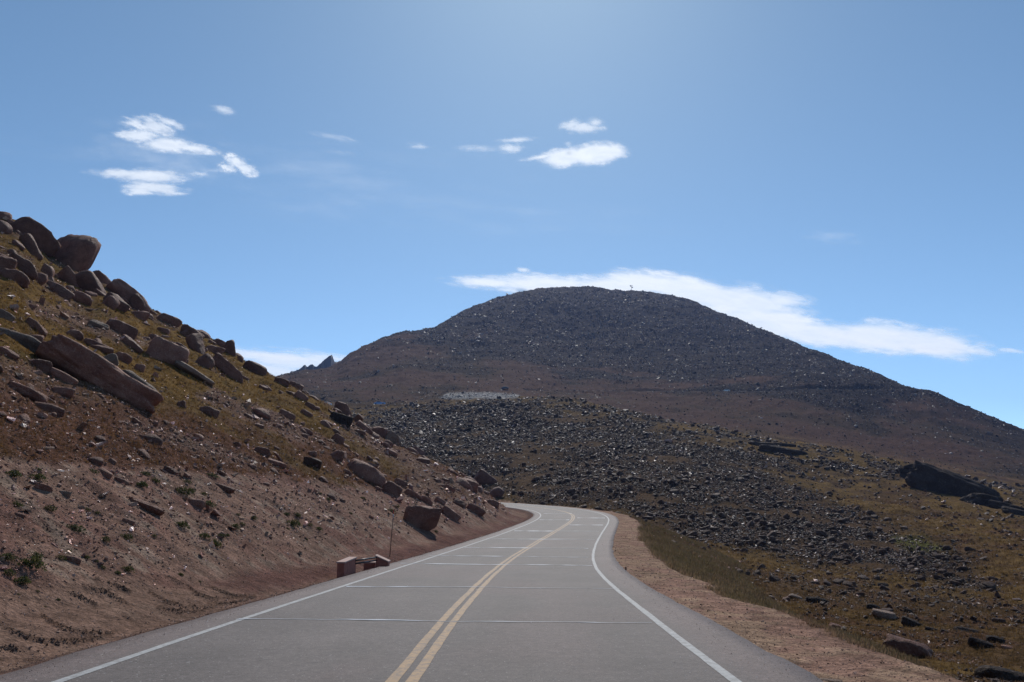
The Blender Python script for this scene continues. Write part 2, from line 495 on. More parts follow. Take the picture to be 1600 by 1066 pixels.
# rugged relief away from the road
rough = ss(90, 200, R)
n1 = fbm(GX / 45, GY / 45, 3, 5, .55); n2 = fbm(GX / 9, GY / 9, 8, 4, .6); n3 = fbm(GX / 2.6, GY / 2.6, 12, 3, .6)
crest = ss(200, 300, R) * (1 - ss(350, 420, R))
BASE += rough * (1.6 * n1 + .9 * n2) * (.5 + .3 * ss(200, 600, R)) + ss(500, 900, R) * (.9 * n1 + .7 * n2)
BASE += .25 * n3 * ss(60, 120, R) + .10 * fbm(GX / 1.2, GY / 1.2, 20, 3) * (1 - rough) + .25 * n2 * (1 - rough)
BASE += crest * .8 * np.abs(n2)

D, ZR = nearest(GX, GY)
DL = EL - D                      # distance left of the asphalt
DR = D - ER
# left spur
def hill(dl, zr, x, y):
    # ditch, cut bank, grass slope
    a = zr - .05 - .16 * ss(.1, .9, dl) + .10 * ss(.9, 1.8, dl)
    up = np.maximum(dl - 1.1, 0)
    cut = .22 * np.minimum(up, 1.2) + .62 * np.maximum(up - 1.2, 0)
    soft = np.maximum(up - 11, 0)
    return a + cut - .03 * soft
HZ = hill(DL, ZR, GX, GY)
SKY_H = [(-260,165),(-120,245),(0,337),(30,346),(78,395),(140,431),(165,437),(230,481),(260,495),(300,517),(330,531),(400,576),(440,592),(480,613),(520,636),(560,661),(600,686),(640,706),(680,722),(720,738),(750,752),(775,775),(790,790)]
ia, ie = target(SKY_H)
HE = HZ / R
isl = (D < -4.35)
near_h = np.where(isl & (R > 20) & (R < 190), HE, -9)
mx = near_h.max(1); tgt = np.interp(azs, ia, ie)
dl_ = np.where((azs > -.8) & (azs < ia[-1]), tgt - mx, 0)
dl_ = np.clip(dl_, -.08, .08) * (1 - ss(-.55, -.8, azs) if False else 1)
HZ = HZ + (dl_[:, None] * ss(math.log(22), math.log(85), np.log(R))) * R * ss(.5, 12, DL)
g1 = fbm(GX / 7, GY / 7, 31, 4, .5); g2 = fbm(GX / 1.3, GY / 1.3, 35, 3, .6); g3 = fbm(GX / .35, GY / .35, 39, 2, .6)
slope_dir = fbm(GX / 5 + GY / 1.2, GY / 5, 44, 3)
hm = ss(1.2, 5, DL)
HZ += hm * (.35 * g1 * ss(4, 20, DL) + .10 * g2 + .03 * g3 * (1 - ss(40, 80, R)) + .06 * slope_dir)
# turf lip above the cut bank
HZ = np.minimum(HZ, 75 + 0 * HZ)
# right side: shoulder, embankment, then the base; base is cut where it rises above the road
SH = 1.75 + .25 * fbm(GX / 4, GY / 4, 50, 2)
emb = ZR - .04 - .03 * np.clip(DR, 0, 2) - .40 * np.maximum(DR - SH, 0) + (.05 * g2 + .02 * g3) * ss(SH, SH + 1, DR)
cutr = ZR - .1 + .75 * np.maximum(DR - 1.2, 0) + .1 * g2
rt = np.minimum(np.maximum(BASE, emb), np.maximum(cutr, emb))
Z = np.where(D < 0, HZ, rt)
# under the road
under = (D > EL) & (D < ER)
edge = np.minimum(D - EL, ER - D)
Z = np.where(under, ZR - .03 - .17 * ss(0, .7, edge), Z)
# fine gravel relief on the shoulders
shl = ((DR > 0) & (DR < 2.2)) | ((DL > 0) & (DL < 1.5))
Z += np.where(shl & (R < 60), .012 * g3 + .012 * g2, 0)

PXg, PYg = to_px(GX, GY, Z)
WR = [[(-20,968),(20,987),(55,1000),(90,1003),(130,1002),(175,994)], [(65,962),(95,980),(125,989),(165,990),(185,988)], [(130,916),(165,925),(200,944)], [(105,925),(130,935),(152,946)],
      [(233,926),(260,940),(290,949),(330,950),(372,942)], [(262,902),(296,917),(310,930),(335,936),(390,934)], [(330,918),(360,930),(400,932)], [(245,950),(275,955),(320,956)], [(0,1011),(28,1016)], [(150,905),(190,918),(205,925)], [(325,944),(360,943),(400,934)]]
nearl = (R < 40) & (D < EL) & np.isfinite(PXg) & (GY > 1)
wx_, wy_ = PXg[nearl], PYg[nearl]
best = np.full(wx_.shape, 99.0)
wn = fbm(wx_ / 9, wy_ / 3, 5, 3); 
for k_, l in enumerate(WR):
    wd_ = 3.4 if k_ == 0 else 2.0
    for m_, ((ax, ay), (bx, by)) in enumerate(zip(l[:-1], l[1:])):
        ex, ey = bx - ax, by - ay
        t_ = np.clip(((wx_ - ax) * ex + (wy_ - ay) * ey) / (ex * ex + ey * ey), 0, 1)
        best = np.minimum(best, np.hypot(wx_ - ax - t_ * ex, wy_ - ay - t_ * ey) / wd_)
ridge = np.zeros_like(Z); ridge[nearl] = ss(1.2, .2, best + .5 * np.abs(wn)) if False else 1 - ss(.2, 1.25, best + .45 * np.abs(wn))
Z = Z + .05 * ridge
# benches cut for the far roads
def bench(pts, width, rmin, rmax):
    global Z, cutm
    e_grid = Z / R; out = []
    for a, b in pts:
        az, e = px_dir(a, b); az = float(az); e = float(e)
        i = int(np.interp(az, azs, np.arange(len(azs)))); c_ = e_grid[i]
        j = np.where((c_ >= e) & (rs > rmin) & (rs < rmax))[0]
        r_ = rs[j[0]] if len(j) else rs[(rs > rmin) & (rs < rmax)][-1]
        out.append((az, r_, e * r_))
    out = np.array(out)
    out[:, 1] = np.convolve(np.pad(out[:, 1], 2, 'edge'), np.ones(5) / 5, 'valid')
    out[:, 2] = px_dir(np.array(pts)[:, 0], np.array(pts)[:, 1])[1] * out[:, 1]
    cr = np.interp(AZ, out[:, 0], out[:, 1]); cz = np.interp(AZ, out[:, 0], out[:, 2])
    ins = (AZ >= out[0, 0]) & (AZ <= out[-1, 0]); t_ = R - cr
    flat = ins & (t_ > -4) & (t_ < width)
    cutz = cz + 1.1 * (t_ - width)
    cutf = ins & (t_ >= width) & (t_ < width + 30) & (Z > cutz)
    fill = ins & (t_ <= -4) & (t_ > -30) & (Z < cz + .8 * (t_ + 4))
    cutm = np.maximum(cutm, (cutf | flat) * 1.0)
    Z = np.where(flat, cz, np.where(cutf, cutz, np.where(fill, cz + .8 * (t_ + 4), Z)))
    return out
cutm = np.zeros_like(Z)
RDA = bench([(500,634),(540,633),(580,633),(620,632),(660,632),(700,633),(722,634)], 8, 350, 600)
RDB = bench([(820,611),(860,611),(900,611),(950,611),(1000,612),(1050,612),(1100,612),(1150,612),(1200,612),(1250,611),(1300,610),(1350,609.5),(1400,609),(1432,608.5)], 9, 480, 800)

# ------------------------------------------------------------------ albedo of the ground
PXg, PYg = to_px(GX, GY, Z)
ok = np.isfinite(PXg) & (GY > 1)
PXg = np.where(ok, PXg, -9999); PYg = np.where(ok, PYg, 2000)
nA = fbm(GX / 3, GY / 3, 60, 5, .6); nB = fbm(GX / .8, GY / .8, 66, 4, .6); nC = fbm(GX / 14, GY / 14, 71, 4, .55); nD = fbm(GX / 60, GY / 60, 77, 5, .6)
def C(*c): return np.array(c, float)
def mixm(a, b, m): return a * (1 - m[..., None]) + b * m[..., None]
one = np.ones(GX.shape + (1,))
dirt = mixm(one * C(.315, .188, .135), one * C(.275, .145, .108), ss(-.3, .5, nA))
dirt = mixm(dirt, one * C(.40, .29, .215), ss(.2, .75, nB) * .7)
TINT = dirt
lh = (D < -4.3)
# left grass
grass_edge = 721 + .055 * PXg + np.where(PXg > 400, .075 * (PXg - 400), 0) + 9 * nA + 5 * nB
gm = ss(0, 7, grass_edge - PYg)
lo_ = ss(-20, 40, PYg - (600 + .13 * PXg))
bare = np.maximum.reduce([ss(-6, 8, poly_sd(PXg, PYg, p) + 8 * nA + 5 * nB) for p in (
    [(560,655),(610,690),(700,740),(760,762),(770,800),(640,790),(600,770),(640,740),(560,690),(500,650)],
    [(330,610),(420,640),(500,690),(470,695),(380,655),(300,622)], [(200,655),(330,690),(420,725),(400,730),(300,700),(190,665)],
    [(60,470),(150,500),(260,540),(250,550),(130,515),(40,480)])])
stony = ss(.15, .6, nC + .5 * nA)
gm = gm * (1 - bare * .75) * (1 - .4 * stony * (1 - lo_))
gold = mixm(one * C(.235, .130, .036), one * C(.17, .095, .028), ss(-.2, .6, nA))
brown = mixm(one * C(.170, .100, .040), one * C(.17, .080, .05), ss(-.1, .5, nC))
olive = one * C(.10, .076, .024)
lo = ss(-30, 60, PYg - (585 + .13 * PXg) + 25 * nC)
gcol = mixm(mixm(gold, olive, ss(.0, .6, nC + .4 * nB) * .5), brown, lo)
TL = mixm(dirt, gcol, gm)
upper = ss(5, 25, grass_edge - PYg)
TL = mixm(TL, one * C(.20, .12, .085), (upper * (1 - gm) * .8))
red = np.maximum(ss(-8, 14, poly_sd(PXg, PYg, [(300,915),(400,885),(520,878),(600,862),(700,835),(790,815),(835,803),(840,815),(740,850),(640,885),(540,905),(460,925),(380,935)]) + 7 * nA), 0)
TL = mixm(TL, one * C(.185, .088, .070), red * .85)
sand = ss(0, 25, PYg - (905 + 12 * nA)) * (1 - ss(330, 420, PXg))
TL = mixm(TL, one * C(.31, .19, .135), sand * .75)
wr = ss(0, .15, DL) * (1 - ss(.45, .75, DL + .1 * nB))
TL = mixm(TL, one * C(.12, .07, .06), wr * .6)
TL = mixm(TL, one * C(.12, .072, .05), ridge * .85)
TINT = np.where(lh[..., None], TL, TINT)
# right side
rtm = D > 4.3
shoulder = mixm(one * C(.46, .30, .20), one * C(.40, .235, .17), ss(-.3, .5, nB + .5 * nA))
gravelm = 1 - ss(SH - .1, SH + .4, DR + .25 * nB)
g_r = mixm(one * C(.165, .125, .062), one * C(.20, .138, .08), ss(-.4, .4, nA))
g_v = mixm(one * C(.205, .122, .044), one * C(.135, .078, .036), ss(-.3, .5, nC + .4 * nA))
g_v = mixm(g_v, one * C(.15, .075, .05), ss(.1, .7, nA) * .5)
embm = ss(.02, .25, emb - BASE + .05)
TR = mixm(g_v, g_r, embm)
DENSE = [(560,645),(820,618),(1000,640),(1150,690),(1250,745),(1380,815),(1500,870),(1570,925),(1500,938),(1400,912),(1250,890),(1150,868),(1050,840),(950,800),(780,795),(640,790),(500,700)]
sdD = poly_sd(PXg, PYg, DENSE)
dense = ss(-20, 35, sdD + 18 * nC + 12 * nA)
valley_band = ss(-15, 15, poly_sd(PXg, PYg, [(1100,880),(1300,900),(1560,930),(1620,960),(1500,965),(1300,940),(1130,905)]) + 10 * nA) * .3
dense = np.maximum(dense, valley_band)
talc = mixm(one * C(.045, .029, .022), one * C(.10, .058, .034), ss(-.2, .6, nA))
TR = mixm(TR, talc, dense * (.95 - .35 * ss(.2, .8, nC)))
TR = mixm(TR, one * C(.15, .088, .045), dense * (1 - ss(-.75, -.2, fbm(GX / 9, GY / 9, 131, 4, .6) + .35 * nC)) * .8)
midr = ss(165, 230, R) * (1 - ss(330, 380, R))
TR = mixm(TR, one * C(.055, .046, .038), midr * ss(-.1, .5, nA + .4 * nC) * .8)
greenp = ss(-10, 10, poly_sd(PXg, PYg, [(1395,840),(1440,838),(1480,860),(1440,862),(1405,850)]) + 6 * nA)
TR = mixm(TR, one * C(.12, .13, .03), greenp * .8)
fm = ss(340, 430, R)
flank = mixm(one * C(.080, .042, .028), one * C(.070, .044, .026), ss(-.3, .4, nD))
scree = mixm(one * C(.018, .013, .012), one * C(.034, .022, .018), ss(-.3, .5, nC))
screem = np.maximum(ss(-12, 25, poly_sd(PXg, PYg, [(560,520),(700,440),(900,380),(1200,400),(1700,600),(1700,690),(1500,660),(1300,640),(1150,612),(1000,614),(860,600),(780,570),(700,545),(600,560)]) + 40 * nD),
                    ss(.1, .4, nD) * .6)
TR = mixm(TR, mixm(flank, scree, screem), fm)
pale = ss(-1.5, 1.5, poly_sd(PXg, PYg, [(686,622),(700,614),(760,613),(812,617),(808,622),(770,624),(742,622),(735,625)]) + 1.5 * nB) * (R > 300)
TR = mixm(TR, one * C(.27, .255, .235), pale * .9)
TR = mixm(TR, one * C(.030, .022, .019), cutm * .8)
TR = mixm(TR, shoulder, gravelm)
TINT = np.where(rtm[..., None], TR, TINT)

# ------------------------------------------------------------------ ground mesh
na, nr = GX.shape
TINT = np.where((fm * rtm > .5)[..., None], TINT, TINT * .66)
vv = np.stack([GX, GY, Z], -1).reshape(-1, 3)
idx = np.arange(na * nr).reshape(na, nr)
q = np.stack([idx[:-1, :-1], idx[1:, :-1], idx[1:, 1:], idx[:-1, 1:]], -1).reshape(-1, 4)
q = q[:, ::-1]
# close the hole under the eye
hub = len(vv); vv = np.concatenate([vv, [[0, 0, float(Z[:, 0].mean())]]])
tint = np.concatenate([TINT.reshape(-1, 3), [[.2, .15, .12]]])
cap = np.stack([idx[:-1, 0], np.full(na - 1, hub), np.full(na - 1, hub), idx[1:, 0]], -1)
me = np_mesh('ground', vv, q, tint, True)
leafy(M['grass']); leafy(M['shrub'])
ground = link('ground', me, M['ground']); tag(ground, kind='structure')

# visibility in each column
EV = Z / R
run = np.maximum.accumulate(EV, 1)
VIS = EV >= run - .0025
lrs = np.log(rs)
def grid_uv(az, r):
    return np.interp(az, azs, np.arange(na)), np.interp(np.log(r), lrs, np.arange(nr))
def zat(x, y):
    az = np.arctan2(x, y); r = np.hypot(x, y)
    u, v = grid_uv(az, r)
    return bil(Z, np.atleast_1d(u), np.atleast_1d(v))
def cast(px, py, rmin=5, rmax=1500):
    """where the sight line through a pixel meets the ground"""
    az, e = px_dir(px, py); az = float(az); e = float(e)
    u = float(np.interp(az, azs, np.arange(na))); i = min(int(u), na - 2); a = u - i
    col = (EV[i] * (1 - a) + EV[i + 1] * a)
    okk = np.where((col >= e) & (rs > rmin) & (rs < rmax))[0]
    if len(okk) == 0:
        s = np.where((rs > rmin) & (rs < rmax))[0]
        j = s[col[s].argmax()]; r = rs[j]
    else:
        j = okk[0]
        if j > 0 and col[j] != col[j - 1]:
            t = np.clip((e - col[j - 1]) / (col[j] - col[j - 1]), 0, 1); r = rs[j - 1] * (1 - t) + rs[j] * t
        else: r = rs[j]
    return math.sin(az) * r, math.cos(az) * r, r, e

# ------------------------------------------------------------------ stones: shapes
def ico(sub):
    bm = bmesh.new(); bmesh.ops.create_icosphere(bm, subdivisions=sub, radius=1)
    bm.verts.ensure_lookup_table()
    v = np.array([x.co[:] for x in bm.verts]); f = np.array([[y.index for y in x.verts] for x in bm.faces]); bm.free()
    return v, f
ICO = {s: ico(s) for s in (1, 2, 3, 4, 5)}

def n3(p, s, seed):
    return (fbm(p[:, 0] * s + seed, p[:, 1] * s + p[:, 2] * s * .7, seed % 50, 4, .55) + fbm(p[:, 2] * s - seed, p[:, 0] * s - p[:, 1] * s * .6, (seed + 9) % 50, 4, .55)) * .5

def boulder_shape(seed, sub=4, p=9, planes=11, rough=.05, detail=.015):
    g = np.random.default_rng(seed)
    v, f = ICO[sub]
    nn = g.normal(size=(planes, 3)); nn /= np.linalg.norm(nn, axis=1)[:, None]
    nn = np.concatenate([nn, np.eye(3), -np.eye(3)])
    dd = g.uniform(.55, 1.0, len(nn))
    q = np.maximum(v @ nn.T, 0) / dd
    r = 1 / ((q ** p).sum(1) ** (1 / p))
    v = v * r[:, None]
    v = v * (1 + rough * n3(v, 1.6, seed % 37) + detail * n3(v, 7.0, seed % 31))[:, None]
    lo, hi = v.min(0), v.max(0)
    v = (v - (lo + hi) / 2) / (hi - lo)       # unit box
    return v, f

def hull_stone(seed, n=11, flat=.6):
    g = np.random.default_rng(seed)
    p = g.normal(size=(n, 3)); p /= np.linalg.norm(p, axis=1)[:, None]
    p *= g.uniform(.75, 1, (n, 1)) * np.array([1, .8, flat]) * .5
    bm = bmesh.new()
    for x in p: bm.verts.new(x)
    r = bmesh.ops.convex_hull(bm, input=list(bm.verts))
    bmesh.ops.triangulate(bm, faces=list(bm.faces))
    bmesh.ops.recalc_face_normals(bm, faces=list(bm.faces))
    bm.verts.ensure_lookup_table(); bm.verts.index_update()
    v = np.array([x.co[:] for x in bm.verts]); f = np.array([[y.index for y in x.verts] for x in bm.faces]); bm.free()
    return v, f

def rotm(a):
    """a (n,3) euler -> (n,3,3)"""
    cx, cy, cz = np.cos(a).T; sx, sy, sz = np.sin(a).T
    o, z = np.ones_like(cx), np.zeros_like(cx)
    X = np.stack([o, z, z, z, cx, -sx, z, sx, cx], -1).reshape(-1, 3, 3)
    Y = np.stack([cy, z, sy, z, o, z, -sy, z, cy], -1).reshape(-1, 3, 3)
    Zm = np.stack([cz, -sz, z, sz, cz, z, z, z, o], -1).reshape(-1, 3, 3)
    return Zm @ Y @ X

def merge(name, variants, pos, scl, eul, tints, material, smooth=False):
    """thousands of pieces nobody could count, one mesh"""
    n = len(pos); k = np.arange(n) % len(variants)
    V, Fc, T = [], [], []; off = 0
    Rm = rotm(eul)
    for i, (v, f) in enumerate(variants):
        s = np.where(k == i)[0]
        if len(s) == 0: continue
        vs = v[None] * scl[s][:, None, :]
        vs = np.einsum('nij,nkj->nki', Rm[s], vs) + pos[s][:, None]
        ff = f[None] + (np.arange(len(s)) * len(v))[:, None, None] + off
        V.append(vs.reshape(-1, 3)); Fc.append(ff.reshape(-1, f.shape[1])); T.append(np.repeat(tints[s], len(v), 0))
        off += len(s) * len(v)
    me = np_mesh(name, np.concatenate(V), np.concatenate(Fc), np.concatenate(T), smooth)
    o = link(name, me, material); tag(o, kind='stuff')
    return o

dE = np.zeros_like(EV); dE[:, :-1] = np.maximum(EV[:, 1:] - EV[:, :-1], 0)
inview = (AZ > -.66) & (AZ < .66)
def scatter(n, weight, rng, cap=None):
    """n points, even over the visible surface where weight > 0; also returns ground tilt"""
    W = weight * VIS * (dE + .0002) * inview
    W[-1] = 0; W[:, -1] = 0
    c = np.cumsum(W.ravel()); k = np.searchsorted(c, rng.random(n) * c[-1])
    i, j = np.divmod(np.clip(k, 0, W.size - 1), nr)
    u = np.clip(i + rng.random(n), 0, na - 1.01); v = np.clip(j + rng.random(n), 0, nr - 1.01)
    az = np.interp(u, np.arange(na), azs); r = np.exp(np.interp(v, np.arange(nr), lrs))
    x, y = np.sin(az) * r, np.cos(az) * r
    return np.stack([x, y, bil(Z, u, v)], 1), r, bil(TINT[..., 0], u, v)

STN = [hull_stone(100 + i, 8, .55) for i in range(10)]
STM = [hull_stone(200 + i, 13, .62) for i in range(14)]
def eul_small(n, rng, t=.45):
    return np.stack([rng.normal(0, t, n), rng.normal(0, t, n), rng.uniform(0, 6.28, n)], 1)
def sc3(s, rng):
    n = len(s)
    return np.stack([s * rng.uniform(.8, 1.35, n), s * rng.uniform(.7, 1.2, n), s * rng.uniform(.55, 1.1, n)], 1)

# talus field: a merged bulk and the 300 blocks that show largest
rng = np.random.default_rng(5)
patch = ss(-.80, -.15, fbm(GX / 9, GY / 9, 131, 4, .6) + .35 * nC)
tw = dense * (.12 + .88 * patch) * rtm * (R < 400) * (DR > 1.5) * (1 - gravelm)
NT = 44000
p, r, _ = scatter(NT, tw ** 1.3, rng)
s = .0021 * r * np.exp(rng.normal(0, .50, NT)) * (120 / np.maximum(r, 90)) ** .35
s = np.clip(s, .1, 1.25)
t = np.clip(rng.normal(.92, .25, (NT, 1)), .35, 1.9) * (1 + rng.normal(0, .05, (NT, 3)))
glintmask = rng.random(NT) < .17; t[glintmask] *= rng.uniform(2.5, 6, (glintmask.sum(), 1))  # sun glints painted in: a random share of blocks made far lighter
t = t * np.where(rng.random(NT) < .3, 1, 0)[:, None] * np.array([1.2, .9, .8]) + t * np.where(rng.random(NT) < .3, 0, 1)[:, None] * .9
big = np.argsort(-(s / r))[:300]
keep = np.ones(NT, bool); keep[big] = False
P = p.copy(); P[:, 2] += s * .12
S3 = sc3(s * np.where(glintmask, .8, 1), rng); S3[glintmask, 2] *= .55
merge('talus_rubble', STM, P[keep], S3[keep], eul_small(NT, rng)[keep], np.clip(t[keep], .3, 6), M['talus'])
TV = []
for i in range(12):
    v, f = boulder_shape(900 + i, 3, 26, 9, .03, .02)
    TV.append(np_mesh('talus_block', v, f, np.ones((len(v), 3)), True))
E3 = eul_small(300, rng, .35)
for n_, i in enumerate(big):
    o = link('talus_block', TV[n_ % 12], M['grey'])
    ss_ = s[i] * .85
    o.location = P[i]; o.scale = (ss_ * rng.uniform(.9, 1.5), ss_ * rng.uniform(.8, 1.2), ss_ * rng.uniform(.5, .95)); o.rotation_euler = E3[n_]
    bx_, by_ = [float(q_) for q_ in to_px(*P[i])]
    wh = ('just above the road bend' if bx_ < 960 and by_ > 740 else 'high up towards the pale gravel patch' if bx_ < 960 else 'above the grassy embankment' if bx_ < 1180 and by_ > 760
          else 'under the dark ledge outcrop' if bx_ < 1320 and by_ <= 790 else 'at the lower tip reaching the golden grass' if by_ > 860 else 'on its right side below the cliff outcrop')
    tag(o, 'angular brown granite block in the rubble field, ' + wh, 'rock', 'large blocks in the talus field beyond the road')

# sparser stones on grass of the valley, the middle ridge and the mountain
def sparse(name, n, wgt, size, sd, tint, variants, material, seed, sink=.1, lo=.03, hi=4):
    g = np.random.default_rng(seed)
    p, r, _ = scatter(n, wgt, g)
    s = np.clip(size * r * np.exp(g.normal(0, sd, n)), lo, hi)
    t = np.clip(g.normal(.72 if 'mountain' in name else 1, .25, (n, 1)), .35, 1.8) * np.array(tint) * (1 + g.normal(0, .04, (n, 3)))
    k9 = g.random(n) < (.16 if 'mountain' in name else .10); t[k9] *= g.uniform(3, 10 if 'mountain' in name else 7, (k9.sum(), 1)); s[k9] *= 1.25 if 'mountain' in name else 1  # random share of stones paled, so their colour imitates sunlit flecks
    p[:, 2] += s * sink
    return merge(name, variants, p, sc3(s, g), eul_small(n, g), t, material)
sparse('valley_stones', 4500, rtm * (R < 230) * (1 - dense) * (1 - gravelm) * (1 - embm) * (.12 + ss(0, .5, nA)), .0026, .5, (1.05, .95, .9), STM, M['talus'], 21, lo=.08)
sparse('ridge_rubble', 7000, rtm * ss(170, 210, R) * (R < 360) * (.15 + midr * ss(-.1, .5, nA + .4 * nC)), .0030, .45, (.8, .75, .75), STM, M['talus'], 22)
sparse('mountain_scree', 34000, fm * (.25 + screem * (.5 + ss(-.3, .3, nC))) * (1 - pale), .0016, .45, (1.0, 1.0, 1.0), STN, M['far_rock'], 23)
sparse('pale_rubble', 500, pale + 0.0, .0018, .4, (2.6, 2.6, 2.5), STN, M['far_rock'], 24)
sparse('hillside_stones', 22000, lh * ss(2.2, 4, DL) * (.35 + .9 * bare + .8 * stony * upper + .42 * (1 - upper)), .0021, .66, (1.5, 1.7, 1.75), STN, M['granite'], 25)
sparse('embankment_stones', 1500, rtm * embm * (DR > 1.9) * (R < 120) * 1.0, .0026, .5, (1.1, 1.05, 1.0), STN, M['granite'], 26)

# gravel on the shoulders and crumbs on the bank
g = np.random.default_rng(31)
n = 15000
p, r, _ = scatter(n, (rtm * (DR > .02) * gravelm * (R < 90) + lh * (DL > .02) * (DL < 1.0) * (R < 70) * 1.6 + lh * (DL >= 1.0) * (R < 45) * .35), g)
s = np.clip(.0016 * r * np.exp(g.normal(0, .45, n)), .008, .09)
t = np.array([.30, .19, .145]) * np.clip(g.normal(.95, .3, (n, 1)), .3, 2)
p[:, 2] += s * .1
merge('shoulder_gravel', STN, p, sc3(s, g), eul_small(n, g, .6), t, M['pebble'])

n = 900
p, r, _ = scatter(n, ((D > EL) & (D < ER) & (R < 32)) + 0.0, g)
ii = g.uniform(0, 1, n)
_, zr_ = nearest(p[:, 0], p[:, 1]); p[:, 2] = zr_ + .004
s = .0013 * r * g.uniform(.5, 1.3, n)
merge('glint_chips', STN, p, sc3(s, g), eul_small(n, g, .8), np.array([.9, .87, .85]) * g.uniform(.5, 1.2, (n, 1)), M['pebble'])  # loose chips coloured near white to stand in for sun glints on asphalt

n = 2200
p, r, _ = scatter(n, (((D > EL) & (D < EL + .45)) | ((D > ER - .6) & (D < ER))) * (R < 60) * 1.0, g)
_, zr_ = nearest(p[:, 0], p[:, 1]); p[:, 2] = zr_ + .004
s = .0012 * r * g.uniform(.4, 1.3, n)
merge('edge_grit', STN, p, sc3(s, g), eul_small(n, g, .8), np.array([.24, .15, .115]) * g.uniform(.4, 1.6, (n, 1)), M['pebble'])

# plough windrows: crumbly curved ridges in the sand left of the road
pos = []; sz = []
for l in WR:
    l = np.array(l, float); seg = np.linspace(0, len(l) - 1, 90)
    fx = np.interp(seg, np.arange(len(l)), l[:, 0]); fy = np.interp(seg, np.arange(len(l)), l[:, 1])
    big_ = 1.5 if l is WR[0] else 1
    for k_, (a, b) in enumerate(zip(fx, fy)):
        x, y, r, _ = cast(a, b, 5, 60)
        fade = math.sin(math.pi * (k_ + 4) / 98) ** .6
        for _ in range(1):
            pos.append((x + g.normal(0, .03), y + g.normal(0, .05), 0)); sz.append(g.uniform(.015, .045) * fade * (1.3 if l[0][0] == -20 else 1))
pos = np.array(pos); sz = np.array(sz); pos[:, 2] = zat(pos[:, 0], pos[:, 1]) + sz * .2
merge('dirt_windrow', STN, pos, sc3(sz * 1.5, g), eul_small(len(pos), g, .6), np.array([.11, .066, .048]) * g.uniform(.6, 1.5, (len(pos), 1)), M['pebble'])

# ------------------------------------------------------------------ grass tufts
def tuft(seed, blades=7):
    g = np.random.default_rng(seed); V = []; Fa = []
    for b in range(blades):
        a = g.uniform(0, 6.28); lean = g.uniform(.1, .7); h = g.uniform(.5, 1); c = g.normal(0, .22, 2)
        w_ = .07; d = np.array([math.cos(a), math.sin(a)]); pd = np.array([-d[1], d[0]])
        i = len(V)
        V += [(*(c - pd * w_), -.1), (*(c + pd * w_), -.1), (*(c + d * lean * h), h)]
        Fa.append((i, i + 1, i + 2))
    return np.array(V), np.array(Fa)
TUF = [tuft(400 + i) for i in range(8)]
def grass(name, n, wgt, size, cols, seed, lo, hi, mul_=1.0):
    g = np.random.default_rng(seed)
    p, r, _ = scatter(n, wgt, g)
    s = np.clip(size * r * np.exp(g.normal(0, .3, n)), lo, hi)
    c = np.array(cols)[g.integers(0, len(cols), n)] * g.uniform(.7, 1.3, (n, 1))
    u, v = grid_uv(np.arctan2(p[:, 0], p[:, 1]), np.hypot(p[:, 0], p[:, 1]))
    base = np.stack([bil(TINT[..., k], u, v) for k in range(3)], 1)
    c = base * .55 + c * .45
    e = np.stack([np.zeros(n), np.zeros(n), g.uniform(0, 6.28, n)], 1)
    return merge(name, TUF, p, np.stack([s * 1.2, s * 1.2, s], 1), e, c, M['grass'])
grass('hillside_grass', 15000, lh * gm * (R < 130), .0028, [(.17,.095,.022),(.12,.07,.02),(.09,.05,.02)], 41, .03, .25)
grass('embankment_grass', 14000, rtm * (DR > 1.5) * (1 - gravelm) * embm * (R < 120), .0050, [(.12,.092,.042),(.16,.11,.058),(.09,.075,.036),(.14,.082,.05)], 42, .05, .28)
grass('valley_grass', 12000, rtm * (1 - embm) * (1 - dense) * (R < 170) * (1 - gravelm), .0030, [(.14,.085,.03),(.10,.06,.025)], 43, .04, .35)

# ------------------------------------------------------------------ the road and its markings
def ribbon(name, i0, i1, step, d0, d1, nd, dz, material, parent=None, ragged=0.0, seed=0, tintf=None, skirt=0.0, wob=0.0):
    I = np.arange(i0, i1 + 1e-6, step); dd = np.linspace(d0, d1, nd)
    g = np.random.default_rng(seed)
    V = []
    for c_, d in enumerate(dd):
        e = d + (wob * fbm(I / 9.0, I * 0 + seed, 3, 3) if wob else 0)
        if ragged and c_ in (0, nd - 1):
            e = e + ragged * fbm(I / 1.7, I * 0 + c_, seed, 4, .7)
        P_ = road_pt(I, 0); k = np.arange(len(RX)); h = np.interp(I, k, RH); b = np.interp(I, k, RB)
        V.append(np.stack([P_[:, 0] + e * np.cos(h), P_[:, 1] - e * np.sin(h), P_[:, 2] + b * e + dz], -1))
    if skirt:
        a = V[0].copy(); a[:, 2] -= skirt; z = V[-1].copy(); z[:, 2] -= skirt
        V = [a] + V + [z]
    V = np.stack(V, 1); n0, n1_ = V.shape[:2]
    ix = np.arange(n0 * n1_).reshape(n0, n1_)
    f = np.stack([ix[:-1, :-1], ix[:-1, 1:], ix[1:, 1:], ix[1:, :-1]], -1).reshape(-1, 4)
    col = None
    if tintf is not None:
        dcol = np.concatenate([[d0], dd, [d1]]) if skirt else dd
        col = tintf(V.reshape(-1, 3), np.tile(dcol, n0))
    me = np_mesh(name, V.reshape(-1, 3), f, col, True)
    return link(name, me, material, parent)
